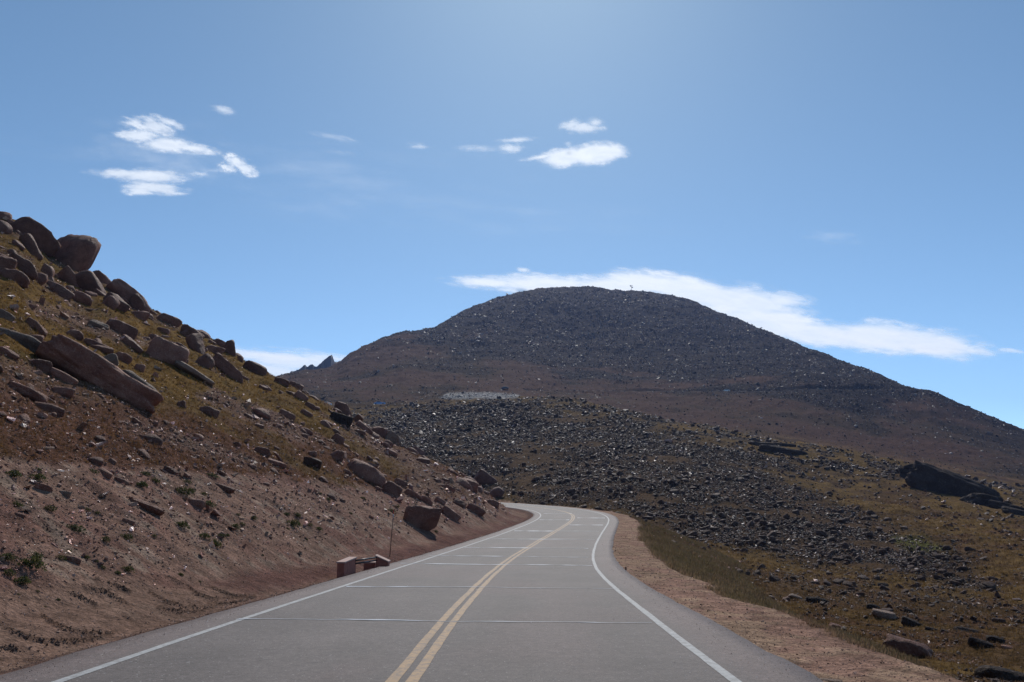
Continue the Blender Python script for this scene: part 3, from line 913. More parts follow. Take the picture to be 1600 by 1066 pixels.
def road_tint(v, d):
    x, y = v[:, 0], v[:, 1]
    c = np.ones((len(v), 3)) * np.array([.095, .077, .070])
    sh = np.maximum(ss(-3.55, -3.7, d), ss(3.55, 3.75, d))
    trk = sum(np.exp(-((d - q_) / .38) ** 2) for q_ in (-2.6, -.95, .95, 2.6))
    c *= (1 - .09 * trk)[:, None]
    c = c * (1 - sh[:, None]) + sh[:, None] * np.array([.118, .086, .077])
    c *= (1 + .12 * fbm(x / 2.4, y / 14, 90, 4) + .09 * fbm(x / 1.1, y / 1.1, 93, 3))[:, None]
    pk = ss(.1, .6, fbm(x / 2.2, y / 6, 95, 4))
    return c * (1 - .35 * pk[:, None]) + .35 * pk[:, None] * np.array([.118, .080, .073])
i_end = RI0 + 300
road = ribbon('road', 20, i_end, 1, EL, ER, 31, 0, M['asphalt'], None, .05, 5, road_tint, .25)
tag(road, kind='structure')
for d in (-HW, HW):
    ribbon('edge_line', 20, i_end, .5, d - .06, d + .06, 3, .004, M['white'], road, .008, 6, None, 0, .012)
for d in (-.115, .095):
    ribbon('centre_line', 20, i_end, .5, d - .062, d + .062, 3, .004, M['yellow'], road, .01, 7, None, 0, .02)
# sealed transverse cracks
def crack(s, d0, d1, wdt, seed, bow=.0):
    g = np.random.default_rng(seed); n_ = 60
    dd = np.linspace(d0, d1, n_)
    wv = .15 * fbm(dd / 2.2, dd * 0 + seed, 5, 3) + .02 * fbm(dd / .3, dd * 0 + seed, 8, 2) + bow * np.sin((dd - d0) / (d1 - d0) * 7)
    i = RI0 + s * 2 + wv * 2
    tk = wdt * (.6 + .75 * fbm(dd / .8, dd * 0 + seed, 9, 2))
    tk = np.clip(tk, wdt * .25, None)
    k = np.arange(len(RX))
    V = []
    for sg in (-1, 1):
        ii = i + sg * tk
        P_ = np.stack([np.interp(ii, k, a) for a in (RX, RY, RZ)], -1); h = np.interp(ii, k, RH); b = np.interp(ii, k, RB)
        V.append(np.stack([P_[:, 0] + dd * np.cos(h), P_[:, 1] - dd * np.sin(h), P_[:, 2] + b * dd + .008], -1))
    V = np.stack(V, 1); ix = np.arange(n_ * 2).reshape(n_, 2)
    f = np.stack([ix[:-1, 0], ix[1:, 0], ix[1:, 1], ix[:-1, 1]], -1)
    link('crack_seal', np_mesh('crack_seal', V.reshape(-1, 3), f, None, True), M['seal'], road)
for s_, a, b, wd in ((11.0,-3.6,3.4,.030),(18.2,-3.4,3.6,.03),(28.6,-4.0,3.4,.05),(33.8,-3.9,3.3,.045),(40.5,-3.4,3.2,.05),(49,-3.3,3.3,.045),(59,-3.2,3.2,.06),(68,.3,3.2,.05),(77,-3.2,-.3,.07),(81,.4,3.2,.06),(92,-3.1,.2,.06)):
    crack(s_, a, b, wd * (3.6 + s_ / 7), int(s_ * 10), .02 if s_ < 12 else 0)

# ------------------------------------------------------------------ culvert headwall, marker pole, posts
def bm_obj(name, bm, material, parent=None, smooth=False):
    me = bpy.data.meshes.new(name); bm.to_mesh(me); bm.free()
    if smooth:
        for p_ in me.polygons: p_.use_smooth = True
    return link(name, me, material, parent)
def prism(pts, y0, y1, bev=.012, axis='y'):
    """polygon in x,z extruded along y"""
    bm = bmesh.new()
    a = [bm.verts.new((x, y0, z)) for x, z in pts]; b = [bm.verts.new((x, y1, z)) for x, z in pts]
    bm.faces.new(a); bm.faces.new(b[::-1]); n_ = len(pts)
    for i in range(n_): bm.faces.new((a[i], b[i], b[(i + 1) % n_], a[(i + 1) % n_]))
    bmesh.ops.recalc_face_normals(bm, faces=list(bm.faces))
    if bev: bmesh.ops.bevel(bm, geom=list(bm.edges), offset=bev, segments=2, affect='EDGES', profile=.6)
    return bm
def tube(p0, p1, r0, r1=None, seg=12):
    r1 = r0 if r1 is None else r1
    p0, p1 = Vector(p0), Vector(p1); d = (p1 - p0)
    bm = bmesh.new(); bmesh.ops.create_cone(bm, cap_ends=True, segments=seg, radius1=r0, radius2=r1, depth=d.length)
    q_ = d.to_track_quat('Z', 'Y').to_matrix().to_4x4(); q_.translation = (p0 + p1) / 2
    bmesh.ops.transform(bm, matrix=q_, verts=list(bm.verts))
    return bm

# drainage inlet beside the road: about 2.2 m long between two red walls
cx, cy, cr, _ = cast(566, 903, 10, 60)
i_c = RI0 + 2 * float(np.hypot(cx - RX[RI0], cy - RY[RI0]))
kk = np.arange(len(RX))
i_c += 3.6
hc = float(np.interp(i_c, kk, RH))
A_ = road_pt(i_c - 2.4, EL - .15); B_ = road_pt(i_c + 2.6, EL - .10)
E_ = bpy.data.objects.new('drainage_inlet', None); COL.objects.link(E_)
E_.location = Vector(road_pt(i_c, EL - .12)); E_.rotation_euler = (0, 0, -hc)
tag(E_, 'red concrete drain inlet with black pipe rails at the left road edge', 'drain inlet')
zb = -.5
def wall(x0, x1, y0, y1, h0, h1, nm, m1, m2):
    bm = prism([(x0, zb), (x1, zb), (x1, h1), (x0, h0)], y0, y1, .015)
    w_ = bm_obj(nm, bm, m1, E_)
    bm = prism([(x0 - .03, h0 + .003), (x1 + .03, h1 + .003), (x1 + .03, h1 + .053), (x0 - .03, h0 + .053)], y0 - .03, y1 + .03, .01)
    bm_obj('wall_cap', bm, m2, w_)
    return w_
wall(-.60, -.36, -1.45, .1, .36, .36, 'side_wall', M['redwall'], M['redcap'])
wall(-.10, .36, 2.0, 2.3, .24, .02, 'wing_wall', M['redwall'], M['redcap'])
wall(-.62, -.20, 2.3, 2.6, -.05, -.05, 'end_wall', M['redwall'], M['redcap'])
for z_, x_ in ((.30, -.36), (.20, -.34)):
    bm_obj('pipe_rail', tube((x_, 0, z_), (x_ + .28, 2.05, z_ - .10), .028), M['black'], E_, True)

# snow marker pole
x, y, r, _ = cast(609, 870, 10, 60)
z = float(zat(x, y)[0])
ph = 70 / F * r
E_ = bpy.data.objects.new('snow_pole', None); COL.objects.link(E_); E_.location = (x, y, z)
E_.rotation_euler = (0, math.radians(3.5), 0)
tag(E_, 'thin rusty snow pole with a red tip standing in the bank beside the drain inlet', 'marker pole')
bm_obj('pole', tube((0, 0, -.3), (0, 0, ph * .80), .018, .015), M['rust'], E_, True)
bm_obj('white_band', tube((0, 0, ph * .80), (0, 0, ph * .90), .021, .021), M['whitepl'], E_, True)
bm_obj('red_reflector', tube((0, 0, ph * .90), (0, 0, ph), .024, .021), M['redpl'], E_, True)
# stub at the right edge of the asphalt
x, y, r, _ = cast(978, 891, 10, 60); z = float(zat(x, y)[0])
E_ = bpy.data.objects.new('marker_stub', None); COL.objects.link(E_); E_.location = (x, y, z)
tag(E_, 'short dark marker stub at the right edge of the asphalt', 'post')
bm_obj('post', tube((0, 0, -.1), (0, 0, .10), .022, .022), M['rust'], E_, True)
bm_obj('post_cap', tube((0, 0, .10), (0, 0, .12), .03, .026), M['rust'], E_, True)

# ------------------------------------------------------------------ boulders of the left hillside, each from the photograph
# px, py (centre), width px, height px, tilt deg (right side down), material, label, softness
BLD = [
 (110,401,58,76,20,'granite','tallest rounded boulder standing up against the sky on the left skyline',5),
 (52,373,64,38,38,'granite','long smooth slab on the skyline just left of the tallest boulder',7),
 (6,338,22,18,0,'granite','small topmost boulder at the left edge of the photo on the skyline',8),
 (18,347,12,10,0,'granite','little round stone right beside the topmost boulder',8),
 (3,358,24,26,40,'granite','brown boulder cut by the left edge under the topmost boulder',8),
 (47,388,46,22,58,'granite','steeply leaning long slab below the skyline slab at upper left',8),
 (36,418,46,28,20,'granite','broad rounded boulder under the steeply leaning slab',7),
 (4,413,34,30,20,'granite','reddish boulder at the left edge a little above the gold grass',8),
 (60,437,24,22,0,'granite','squarish boulder below the broad rounded one near the left edge',9),
 (22,433,42,22,5,'granite','dark flat boulder under the reddish one at the left edge',8),
 (74,426,18,26,10,'granite','upright block right of the broad rounded boulder',9),
 (93,457,38,22,32,'granite','dark leaning boulder in the jumble under the tallest boulder',8),
 (84,447,30,14,25,'granite','flat stone resting on top of the dark leaning boulder',8),
 (112,440,50,20,48,'granite','long slab running down the slope right under the tallest boulder',8),
 (126,468,36,24,20,'granite','blocky boulder at the foot of the jumble under the skyline slabs',9),
 (143,450,58,28,52,'granite','large smooth slab leaning down right below the tallest boulder',7),
 (156,437,34,22,40,'granite','dark rounded rock on the skyline right of the tallest boulder',8),
 (202,466,70,26,38,'granite','long rounded slab on the skyline halfway down the left hill',7),
 (180,474,40,26,45,'granite','cracked boulder under the long skyline slab',9),
 (214,478,34,28,45,'granite','lower rounded end boulder under the long skyline slab',8),
 (220,495,26,18,5,'granite','small dark block where the grass meets the long skyline slab',9),
 (189,516,50,26,18,'granite','dark brown smooth boulder sitting alone on golden grass',7),
 (154,508,30,14,22,'pale','pale grey flat stone touching the lone dark brown boulder',10),
 (172,475,22,26,40,'granite','narrow leaning rock behind the cracked boulder',9),
 (117,524,27,20,20,'granite','dark rounded boulder on grass left of the long flat stone',8),
 (56,512,36,16,32,'granite','elongated boulder lying in the grass at upper left',8),
 (54,529,24,16,10,'granite','small rounded boulder below the elongated one at upper left',8),
 (42,538,86,22,19,'pale','long pale boulder lying along the slope near the left edge',8),
 (10,551,36,14,25,'granite','narrow slab at the left edge below the long pale boulder',8),
 (4,494,30,18,28,'pale','pale boulder cut by the left edge above the golden grass',9),
 (150,539,40,12,22,'granite','thin dark slab above the white streaked angular rock',9),
 (158,545,36,12,4,'granite','flat dark stone right above the pale angular rock',9),
 (169,563,32,24,10,'pale','pale angular rock with white streaks above the huge slab',13),
 (191,560,26,22,38,'granite','dark rounded rock right of the pale angular one',8),
 (155,591,176,38,29,'granite','huge long dark slab lying down the grass slope, largest of the hillside',7),
 (209,604,84,30,36,'pale','long pale grey slab lying against the lower end of the huge slab',9),
 (60,571,38,20,12,'granite','brown rock lying just left of the huge slab',8),
 (78,562,22,16,-20,'granite','reddish wedge at the upper left corner of the huge slab',10),
 (97,588,46,14,28,'granite','low rock under the left end of the huge slab',8),
 (218,576,16,16,10,'granite','small dark block between the huge slab and the cracked boulder pair',9),
 (205,538,40,18,34,'granite','sloping flat rock under the lone dark brown boulder',8),
 (260,556,58,42,20,'granite','big brown boulder with a flat slanted top in mid slope',10),
 (245,531,28,16,15,'granite','small boulder in the grass above the flat slant topped boulder',9),
 (264,501,36,20,25,'granite','dome shaped dark boulder on the skyline near the middle of the hill',6),
 (258,500,12,12,0,'pale','small pale stone in front of the dome shaped skyline boulder',9),
 (297,524,40,26,30,'granite','dark blocky boulder on the skyline above the leaning tall one',9),
 (308,540,26,40,-22,'granite','tall smooth boulder leaning under the skyline blocks',7),
 (279,544,34,16,32,'granite','sloping rock between the slant topped boulder and the skyline blocks',9),
 (318,523,26,14,35,'granite','rounded slab on the skyline right of the dark blocky boulder',8),
 (343,537,24,16,35,'granite','low skyline rock left of the pointed boulder',8),
 (334,548,34,16,10,'granite','flat reddish rock under the low skyline rock',9),
 (321,566,28,28,35,'granite','smooth upright boulder below the tall leaning one',6),
 (359,546,19,30,-8,'granite','pointed standing boulder on the skyline above the cloud',8),
 (375,561,9,13,0,'granite','tiny standing stone between the pointed and the round skyline boulders',7),
 (397,577,40,24,25,'granite','round smooth boulder on the skyline in front of white cloud',5),
 (355,580,62,20,42,'granite','flat tilted slab in the slope beneath the pointed boulder',12),
 (303,583,66,12,30,'pale','long thin pale slab below the slant topped boulder',11),
 (302,585,13,7,0,'pale','small whitish stone beside the long thin pale slab',11),
 (440,597,26,14,20,'granite','brown rock on the skyline just right of the round smooth boulder',8),
 (462,604,26,14,22,'granite','flat brown rock next down the skyline from the round boulder',8),
 (470,620,24,15,35,'granite','dark rock below the flat skyline rocks',9),
 (484,635,20,13,25,'granite','small brown rock above the perched boulder',9),
 (448,649,30,15,25,'granite','dark rock in yellow grass left of the perched boulder',9),
 (537,641,36,26,12,'granite','perched reddish brown block on the skyline below the far vehicles',9),
 (532,656,40,20,18,'dark','dark grey base rock beneath the perched block',9),
 (568,669,34,14,42,'granite','sloping slab on the skyline right of the perched block',9),
 (592,674,28,18,20,'granite','reddish rock on the skyline left of the pale domed boulder',9),
 (614,687,30,24,30,'pale','pale domed boulder on the skyline right of the reddish rock',8),
 (655,707,28,12,35,'granite','thin slab on the skyline against the dark rubble field',10),
 (527,688,24,20,35,'granite','dark angular block in yellow grass at mid slope',12),
 (525,713,25,23,15,'granite','square cut brown block standing below the dark angular one',13),
 (487,724,32,19,12,'grey','grey blocky boulder low in the grass left of the square cut block',10),
 (488,709,16,11,0,'granite','small brown rock right above the grey blocky boulder',10),
 (409,706,28,17,15,'granite','rounded rock in reddish grass in mid slope',8),
 (432,724,34,12,25,'granite','low narrow rock just below the rounded rock in reddish grass',8),
 (572,740,66,28,27,'granite','wide low boulder in grass between square block and roadside boulder',9),
 (612,766,34,26,32,'granite','rounded brown boulder at the lower edge of the grass',7),
 (612,708,20,12,25,'granite','small brown rock on the bare slope near the skyline',9),
 (625,755,25,14,25,'granite','small rounded rock right above the rounded brown boulder',9),
 (645,774,32,13,30,'granite','flat slab behind the large roadside boulder',10),
 (665,783,24,14,30,'granite','red flat rock just above the large roadside boulder',10),
 (657,814,56,50,12,'granite','large block shaped boulder standing at the roadside behind the snow pole',13),
 (687,783,20,12,30,'granite','small slab right of the red flat rock',10),
 (703,804,36,18,38,'granite','tilted slab right of the large roadside boulder',12),
 (700,762,26,10,30,'granite','thin rock high on the bare bank near the spur',12),
 (718,787,26,14,32,'granite','rock between the tilted slab and the spur outcrop',10),
 (742,797,34,17,28,'granite','long boulder low on the spur close to the road bend',9),
 (733,759,34,24,25,'granite','reddish outcrop block near the tip of the spur',11),
 (757,751,38,28,38,'granite','big dark outcrop at the tip of the spur',8),
 (775,771,22,26,45,'granite','lowest outcrop slab falling to the road bend',10),
 (768,786,26,14,20,'granite','rounded block at the foot of the spur beside the bend',8),
 (325,644,33,19,22,'granite','dark boulder in grass right of the long pale slab',8),
 (283,632,15,15,0,'granite','small round boulder below the long pale slab',7),
 (40,615,56,17,22,'granite','elongated boulder low on the left in olive grass',7),
 (97,614,33,19,10,'granite','rounded dark boulder right of the elongated one in olive grass',7),
 (75,640,46,18,16,'granite','low flat topped boulder in brown grass at left',8),
 (227,791,52,14,20,'granite','red flat slab lying on the bare bank at left',12),
 (305,787,30,16,12,'granite','brown block on the bare bank right of the red flat slab',11),
 (349,763,36,12,14,'granite','flat rock just under the grass edge above the bank',10),
 (268,736,26,11,20,'granite','small rock at the grass edge above the shrubs',9),
 (190,752,24,10,20,'granite','small rock under the grass edge on the left bank',9),
 (101,772,18,11,12,'pale','small whitish grey stone on the bare bank at far left',12),
 (124,792,14,6,15,'pale','flat white stone below the whitish grey one on the bank',12),
 (207,653,15,5,8,'pale','lone white flat stone in the brown grass',12),
 (382,716,12,5,8,'pale','little white stone in reddish grass near mid slope',12),
 (113,875,24,13,25,'granite','red rock half buried beside the green shrubs at lower left',12),
 (68,762,26,12,20,'granite','brown rock at the grass edge near the left border',10),
 (200,815,20,10,22,'granite','small slab lying below the red flat slab',11),
]
RBL = [
 (1418,1016,66,30,16,'granite','large dark boulder in golden grass below the right shoulder',8),
 (1382,962,37,15,12,'pale','whitish boulder in the golden grass of the right valley',8),
 (1277,939,35,13,8,'dark','flat dark boulder at the foot of the embankment',8),
 (1228,937,13,13,5,'granite','small dark block left of the flat dark boulder',11),
 (1242,932,22,8,15,'pale','flat pale stone behind the small dark block',9),
 (1425,974,32,13,18,'dark','dark slab in the grass right of the whitish boulder',11),
 (1419,955,13,9,5,'dark','small dark stone above the dark slab in the valley',9),
 (1555,1001,24,13,10,'dark','dark rounded boulder near the right edge',8),
 (1531,1007,32,15,18,'dark','dark low slab left of the rounded boulder near the right edge',10),
 (1477,987,13,7,15,'dark','small dark stone in grass left of the low slab',9),
 (1568,1058,66,22,10,'dark','dark boulder cut by the lower right corner of the photo',8),
 (1310,980,28,9,24,'granite','low brown rock in the grass just below the shoulder edge',9),
 (1380,914,16,8,0,'dark','dark block on the edge of the valley rubble',11),
 (1273,911,14,7,0,'grey','grey block in the narrow valley rubble band',11),
 (1365,948,22,9,12,'dark','dark flat rock behind the whitish boulder',10),
 (1455,983,18,7,10,'dark','small flat dark rock right of the dark slab',9),
 (1510,985,34,9,10,'dark','wide low rock in the grass near the right border',9),
 (1560,970,18,9,5,'grey','grey rock by the right border above the dark boulders',9),
 (1574,1012,18,7,10,'granite','small brown rock right of the dark rounded boulder',9),
 (1298,1063,34,6,0,'pale','pale flat stone at the lower right edge of the asphalt',10),
]
def place_boulder(b, seed):
    px, py, wpx, hpx, tilt, mk, label, p_ = b
    x, y, r, e = cast(px, py + hpx * .22, 5, 240)
    az, e0 = px_dir(px, py)
    rc = r + .22 * hpx / F * r
    x, y, z = math.sin(az) * rc, math.cos(az) * rc, (float(e0) - .0010) * rc
    kz = .98 if wpx > 50 else .90
    wd, ht = wpx / F * rc * kz, hpx / F * rc * (kz + .07)
    if hpx < wpx * .6: ht *= 1.05
    dp = max(wd * .62, ht * .85)
    sub = 4 if wpx > 24 else 3
    if wpx > 100: sub = 5
    v, f = boulder_shape(seed, sub, p_ * 1.25 if p_ < 12 else 26, 12 if p_ < 12 else 8, .15, .055)
    me = np_mesh('boulder', v, f, np.ones((len(v), 3)) * np.random.default_rng(seed).uniform(.85, 1.12), True)
    o = link('boulder', me, M[mk])
    o.location = (x, y, z); o.scale = (wd, dp, ht)
    # roll about the view axis (down to the right), small yaw
    o.rotation_euler = (0, math.radians(tilt), -float(az) + np.random.default_rng(seed).uniform(-.15, .15))
    tag(o, label, 'boulder')
    return o
for k_, b in enumerate(BLD): place_boulder(b, 1000 + k_)
for k_, b in enumerate(RBL): place_boulder(b, 2000 + k_)

# lesser boulders of the hillside and valley
SV = []
for i in range(10):
    v, f = boulder_shape(3000 + i, 3, 10 + (i % 3) * 6, 10, .06, .02)
    SV.append(np_mesh('boulder', v, f, np.ones((len(v), 3)), True))
g = np.random.default_rng(77)
n_ = 170
p, r, _ = scatter(n_, lh * ss(4, 8, DL) * (R < 135) * (.1 + 1.2 * ss(60, 95, R) * upper + .6 * bare + .3 * stony), g)
for i in range(n_):
    s_ = float(np.clip(.0085 * r[i] * np.exp(g.normal(0, .35)), .15, 1.5))
    o = link('boulder', SV[i % 10], M['granite'])
    o.location = (p[i, 0], p[i, 1], p[i, 2] + s_ * .06)
    o.scale = (s_ * g.uniform(1, 1.5), s_ * g.uniform(.7, 1), s_ * g.uniform(.45, .75))
    o.rotation_euler = (g.normal(0, .15), math.radians(28) + g.normal(0, .2), g.uniform(-.5, .5))
    bx_, by_ = [float(q_) for q_ in to_px(*p[i])]
    wh = ('among the skyline boulders at upper left' if bx_ < 240 and by_ < 500 else 'in the golden grass around the huge slab' if bx_ < 300 and by_ < 660 else 'in the dark brown grass or bank at left' if bx_ < 300
          else 'on the grass below the pointed skyline boulder' if bx_ < 520 and by_ < 680 else 'in the middle of the slope above the drain inlet' if bx_ < 600 else 'on the stony tip of the spur by the bend')
    tag(o, 'lesser reddish brown boulder ' + wh, 'boulder', 'lesser boulders on the left hillside')

# ------------------------------------------------------------------ dark outcrops of the middle ridge
def outcrop(name, cells, label, mk, seed, rr_=None):
    """an outcrop: main body and its ledges"""
    body = None
    for k, (px, py, wpx, hpx, tilt) in enumerate(cells):
        x, y, r, e = cast(px, py + hpx * .2, 120, 420)
        az, e0 = px_dir(px, py); rc = r + .1 * wpx / F * r
        x, y, z = math.sin(az) * rc, math.cos(az) * rc, float(e0) * rc
        v, f = boulder_shape(seed + k, 5 if k == 0 else 4, 12, 14, .24, .10)
        me = np_mesh('crag_body' if k == 0 else 'ledge', v, f, np.ones((len(v), 3)), False if False else True)
        if k == 0:
            body = bpy.data.objects.new(name, None); COL.objects.link(body); body.location = (x, y, z)
            tag(body, label, 'outcrop')
            ox, oy, oz = x, y, z
        o = link('crag_body' if k == 0 else 'ledge', me, M[mk], body)
        o.location = (x - ox, y - oy, z - oz)
        o.scale = (wpx / F * rc, max(.35 * wpx, hpx * .8) / F * rc, hpx / F * rc)
        o.rotation_euler = (0, math.radians(tilt), -float(az))
outcrop('rock_outcrop', [(1488,766,116,40,26),(1438,742,54,32,20),(1510,762,84,26,27),(1468,748,56,28,24),(1446,760,46,22,32),(1532,784,50,24,15)], 'big dark cliff outcrop on the ridge at the right with sloping ledges', 'dark', 5000)
outcrop('rock_outcrop', [(1215,704,58,14,8),(1190,696,40,10,4),(1240,708,42,11,12),(1225,696,34,7,5)], 'dark ledge outcrop on the ridge below the mountain centre right', 'dark', 5100)
outcrop('rock_outcrop', [(1572,794,50,14,15),(1592,802,40,12,10)], 'small dark outcrop near the right border of the ridge', 'dark', 5200)

# distant jagged crag left of the mountain
def crag():
    prof = [(415,603),(430,592),(445,583),(452,577),(460,573),(470,568),(480,565),(488,562),(495,564),(502,561),(508,555),(514,552),(519,550),(521,555),(523,561),(535,558),(545,553),(556,548),(575,545)]
    p = np.array(prof, float); n_ = 150; m_ = 24
    xs = np.linspace(p[0, 0], p[-1, 0], n_); ys = np.interp(xs, p[:, 0], p[:, 1])
    r0 = 1280.0; V = []
    for i in range(n_):
        az, e = px_dir(xs[i], ys[i])
        for j in range(m_):
            t = (j / (m_ - 1)) * 2 - 1
            r = r0 + t * 130
            h = float(e) * r0 - abs(t) ** .9 * 130 + 14 * float(fbm(np.array([i / 7.]), np.array([j / 4.]), 9, 4)[0]) * min(1, abs(t) * 4)
            V.append((math.sin(az) * r, math.cos(az) * r, h))
    ix = np.arange(n_ * m_).reshape(n_, m_)
    f = np.stack([ix[:-1, :-1], ix[1:, :-1], ix[1:, 1:], ix[:-1, 1:]], -1).reshape(-1, 4)
    me = np_mesh('crag', np.array(V), f, np.ones((len(V), 3)), False)
    o = link('crag', me, M['far_rock']); tag(o, 'distant jagged blue grey crag with a horn left of the mountain', 'crag')
crag()

# ------------------------------------------------------------------ far roads on the mountain and vehicles
def far_road(name, out, width, skirt, lift=.25):
    t = np.linspace(0, len(out) - 1, len(out) * 8)
    az, r, z = [np.interp(t, np.arange(len(out)), out[:, k]) for k in range(3)]
    C_ = np.stack([np.sin(az) * r, np.cos(az) * r, z + lift], 1)
    hd = C_[:, :2] / np.linalg.norm(C_[:, :2], axis=1)[:, None]
    L_ = []
    for off_, dz in ((width, .0), (0, 0), (-.3, -.25), (-skirt * 1.3, -skirt)):
        q_ = C_.copy(); q_[:, :2] += hd * off_; q_[:, 2] += dz; L_.append(q_)
    V = np.stack(L_, 1)
    def strip(V, nm, m_, par=None):
        ix = np.arange(V.shape[0] * V.shape[1]).reshape(V.shape[:2])
        f = np.stack([ix[:-1, :-1], ix[1:, :-1], ix[1:, 1:], ix[:-1, 1:]], -1).reshape(-1, 4)
        return link(nm, np_mesh(nm, V.reshape(-1, 3), f, None, True), m_, par)
    rd = strip(V[:, :3], name, M['farroad']); tag(rd, kind='structure')
    strip(V[:, 2:], 'road_fill', M['fill'], rd)
    return C_, hd
C1, H1 = far_road('far_road', RDA, 7, 3.4)
C2, H2 = far_road('far_road', RDB, 8, .8)

def make_car(paint, label, length=4.8, truck=False):
    E_ = bpy.data.objects.new('vehicle', None); COL.objects.link(E_); tag(E_, label, 'car')
    L_ = length / 2
    side = [(-L_, .45), (-L_ + .05, .95), (-L_ + .9, 1.05), (-.7, 1.1), (.0 + L_ * .9, 1.05), (L_, .85), (L_, .45), (L_ - .2, .35), (-L_ + .2, .35)]
    bm_obj('body', prism(side, -.9, .9, .05), M[paint], E_)
    cab = [(-L_ + .8, 1.06), (-L_ + 1.35, 1.60), (.7 if not truck else .2, 1.62), (1.5 if not truck else .8, 1.06)]
    bm_obj('cabin', prism(cab, -.78, .78, .05), M[paint], E_)
    win = [(-L_ + 1.05, 1.10), (-L_ + 1.42, 1.52), (.62 if not truck else .15, 1.54), (1.25 if not truck else .6, 1.10)]
    for s_ in (-1, 1):
        bm_obj('side_window', prism(win, s_ * .785, s_ * .80, 0), M['glass'], E_)
    bm_obj('windscreen', prism([(1.50 if not truck else .8, 1.10), (.74 if not truck else .24, 1.58), (.78 if not truck else .28, 1.60), (1.58 if not truck else .88, 1.10)], -.7, .7, 0), M['glass'], E_)
    for sx in (-L_ + .85, L_ - .95):
        for s_ in (-1, 1):
            t_ = bm_obj('wheel', tube((sx, s_ * .72, .34), (sx, s_ * .93, .34), .34), M['tyre'], E_, False)
    return E_
def set_car(c, Cn, Hn, px, dz=.02, off_=3.2):
    az = float(px_dir(px, 610)[0])
    a = np.arctan2(Cn[:, 0], Cn[:, 1]); i = int(np.abs(a - az).argmin()); i = min(max(i, 1), len(Cn) - 2)
    t_ = Cn[i + 1] - Cn[i - 1]
    r = np.hypot(Cn[i, 0], Cn[i, 1])
    c.location = (math.sin(az) * (r + off_), math.cos(az) * (r + off_), Cn[i, 2] + dz)
    c.rotation_euler = (0, 0, math.atan2(t_[1], t_[0]))
set_car(make_car('bluecar', 'light blue pickup on the lower far road above the perched boulder', 5.2, True), C1, H1, 594)
set_car(make_car('whitecar', 'pale car at the left end of the lower far road beside the skyline rocks', 4.6), C1, H1, 511)
set_car(make_car('whitecar', 'white car glinting on the mountain road right of centre', 4.6), C2, H2, 1135)
set_car(make_car('darkcar', 'dark car on the mountain road below the right flank', 4.8), C2, H2, 1281)
c_ = make_car('darkcar', 'dark car just above the pale gravel patch', 4.8)
x, y, r, _ = cast(789, 608.5, 380, 900); c_.location = (x, y, float(zat(x, y)[0]) + .1); c_.rotation_euler = (0, 0, .05)

# summit mast
az_ = float(px_dir(987, 455)[0]); u_ = int(np.interp(az_, azs, np.arange(na))); c_ = np.where((rs > 900) & (rs < 1400), EV[u_], -9)
r = rs[c_.argmax()]; x, y = math.sin(az_) * r, math.cos(az_) * r
z = float(zat(x, y)[0])
E_ = bpy.data.objects.new('summit_mast', None); COL.objects.link(E_); E_.location = (x, y, z); E_.scale = (1.25, 1.25, 1.25)
tag(E_, 'small instrument mast with two dark vanes on the mountain top', 'mast')
bm_obj('mast_pole', tube((0, 0, -2), (0, 0, 5.6), .22, .16, 8), M['rust'], E_)
bm_obj('mast_arm', tube((-1.3, 0, 4.6), (.9, 0, 2.9), .13, .13, 8), M['rust'], E_)
for dx, dz, s_ in ((-1.2, 5.2, .85), (.9, 3.4, .8), (.8, 5.6, .4)):
    bm = bmesh.new(); bmesh.ops.create_icosphere(bm, subdivisions=2, radius=s_)
    for v_ in bm.verts: v_.co.z *= 1.1; v_.co.y *= .6
    bmesh.ops.translate(bm, verts=list(bm.verts), vec=(dx, 0, dz))
    bm_obj('instrument_head', bm, M['black'], E_)

# ------------------------------------------------------------------ shrubs on the cut bank
def shrub_mesh(seed):
    g = np.random.default_rng(seed); V = []; Fa = []; T = []
    nb = 5; bl = [(g.normal(0, .16), g.normal(0, .14), g.uniform(.1, .2), g.uniform(.22, .36)) for _ in range(nb)]
    for i in range(420):
        bx, by, bz, br = bl[g.integers(nb)]
        d = g.normal(size=3); d /= np.linalg.norm(d); d[2] = abs(d[2])
        c = np.array([bx, by, bz * .5]) + d * br * g.uniform(.6, 1.05) * np.array([1, 1, .95])
        a = g.normal(size=3); a /= np.linalg.norm(a); b = np.cross(a, d); b /= np.linalg.norm(b) + 1e-6
        l_, w_ = g.uniform(.05, .10), g.uniform(.02, .04); up = d * .6 + a * .5
        k = len(V); V += [c - b * w_, c + b * w_, c + up * l_ + b * w_ * .3, c + up * l_ - b * w_ * .3]; Fa.append((k, k + 1, k + 2, k + 3))
        t_ = g.uniform(.6, 1.35); hue = g.uniform(0, 1)
        T += [np.array([.030 + .03 * hue, .045 + .008 * hue, .016]) * t_] * 4
    return np_mesh('shrub', np.array(V), np.array(Fa), np.array(T), False)
SH_ = [shrub_mesh(600 + i) for i in range(5)]
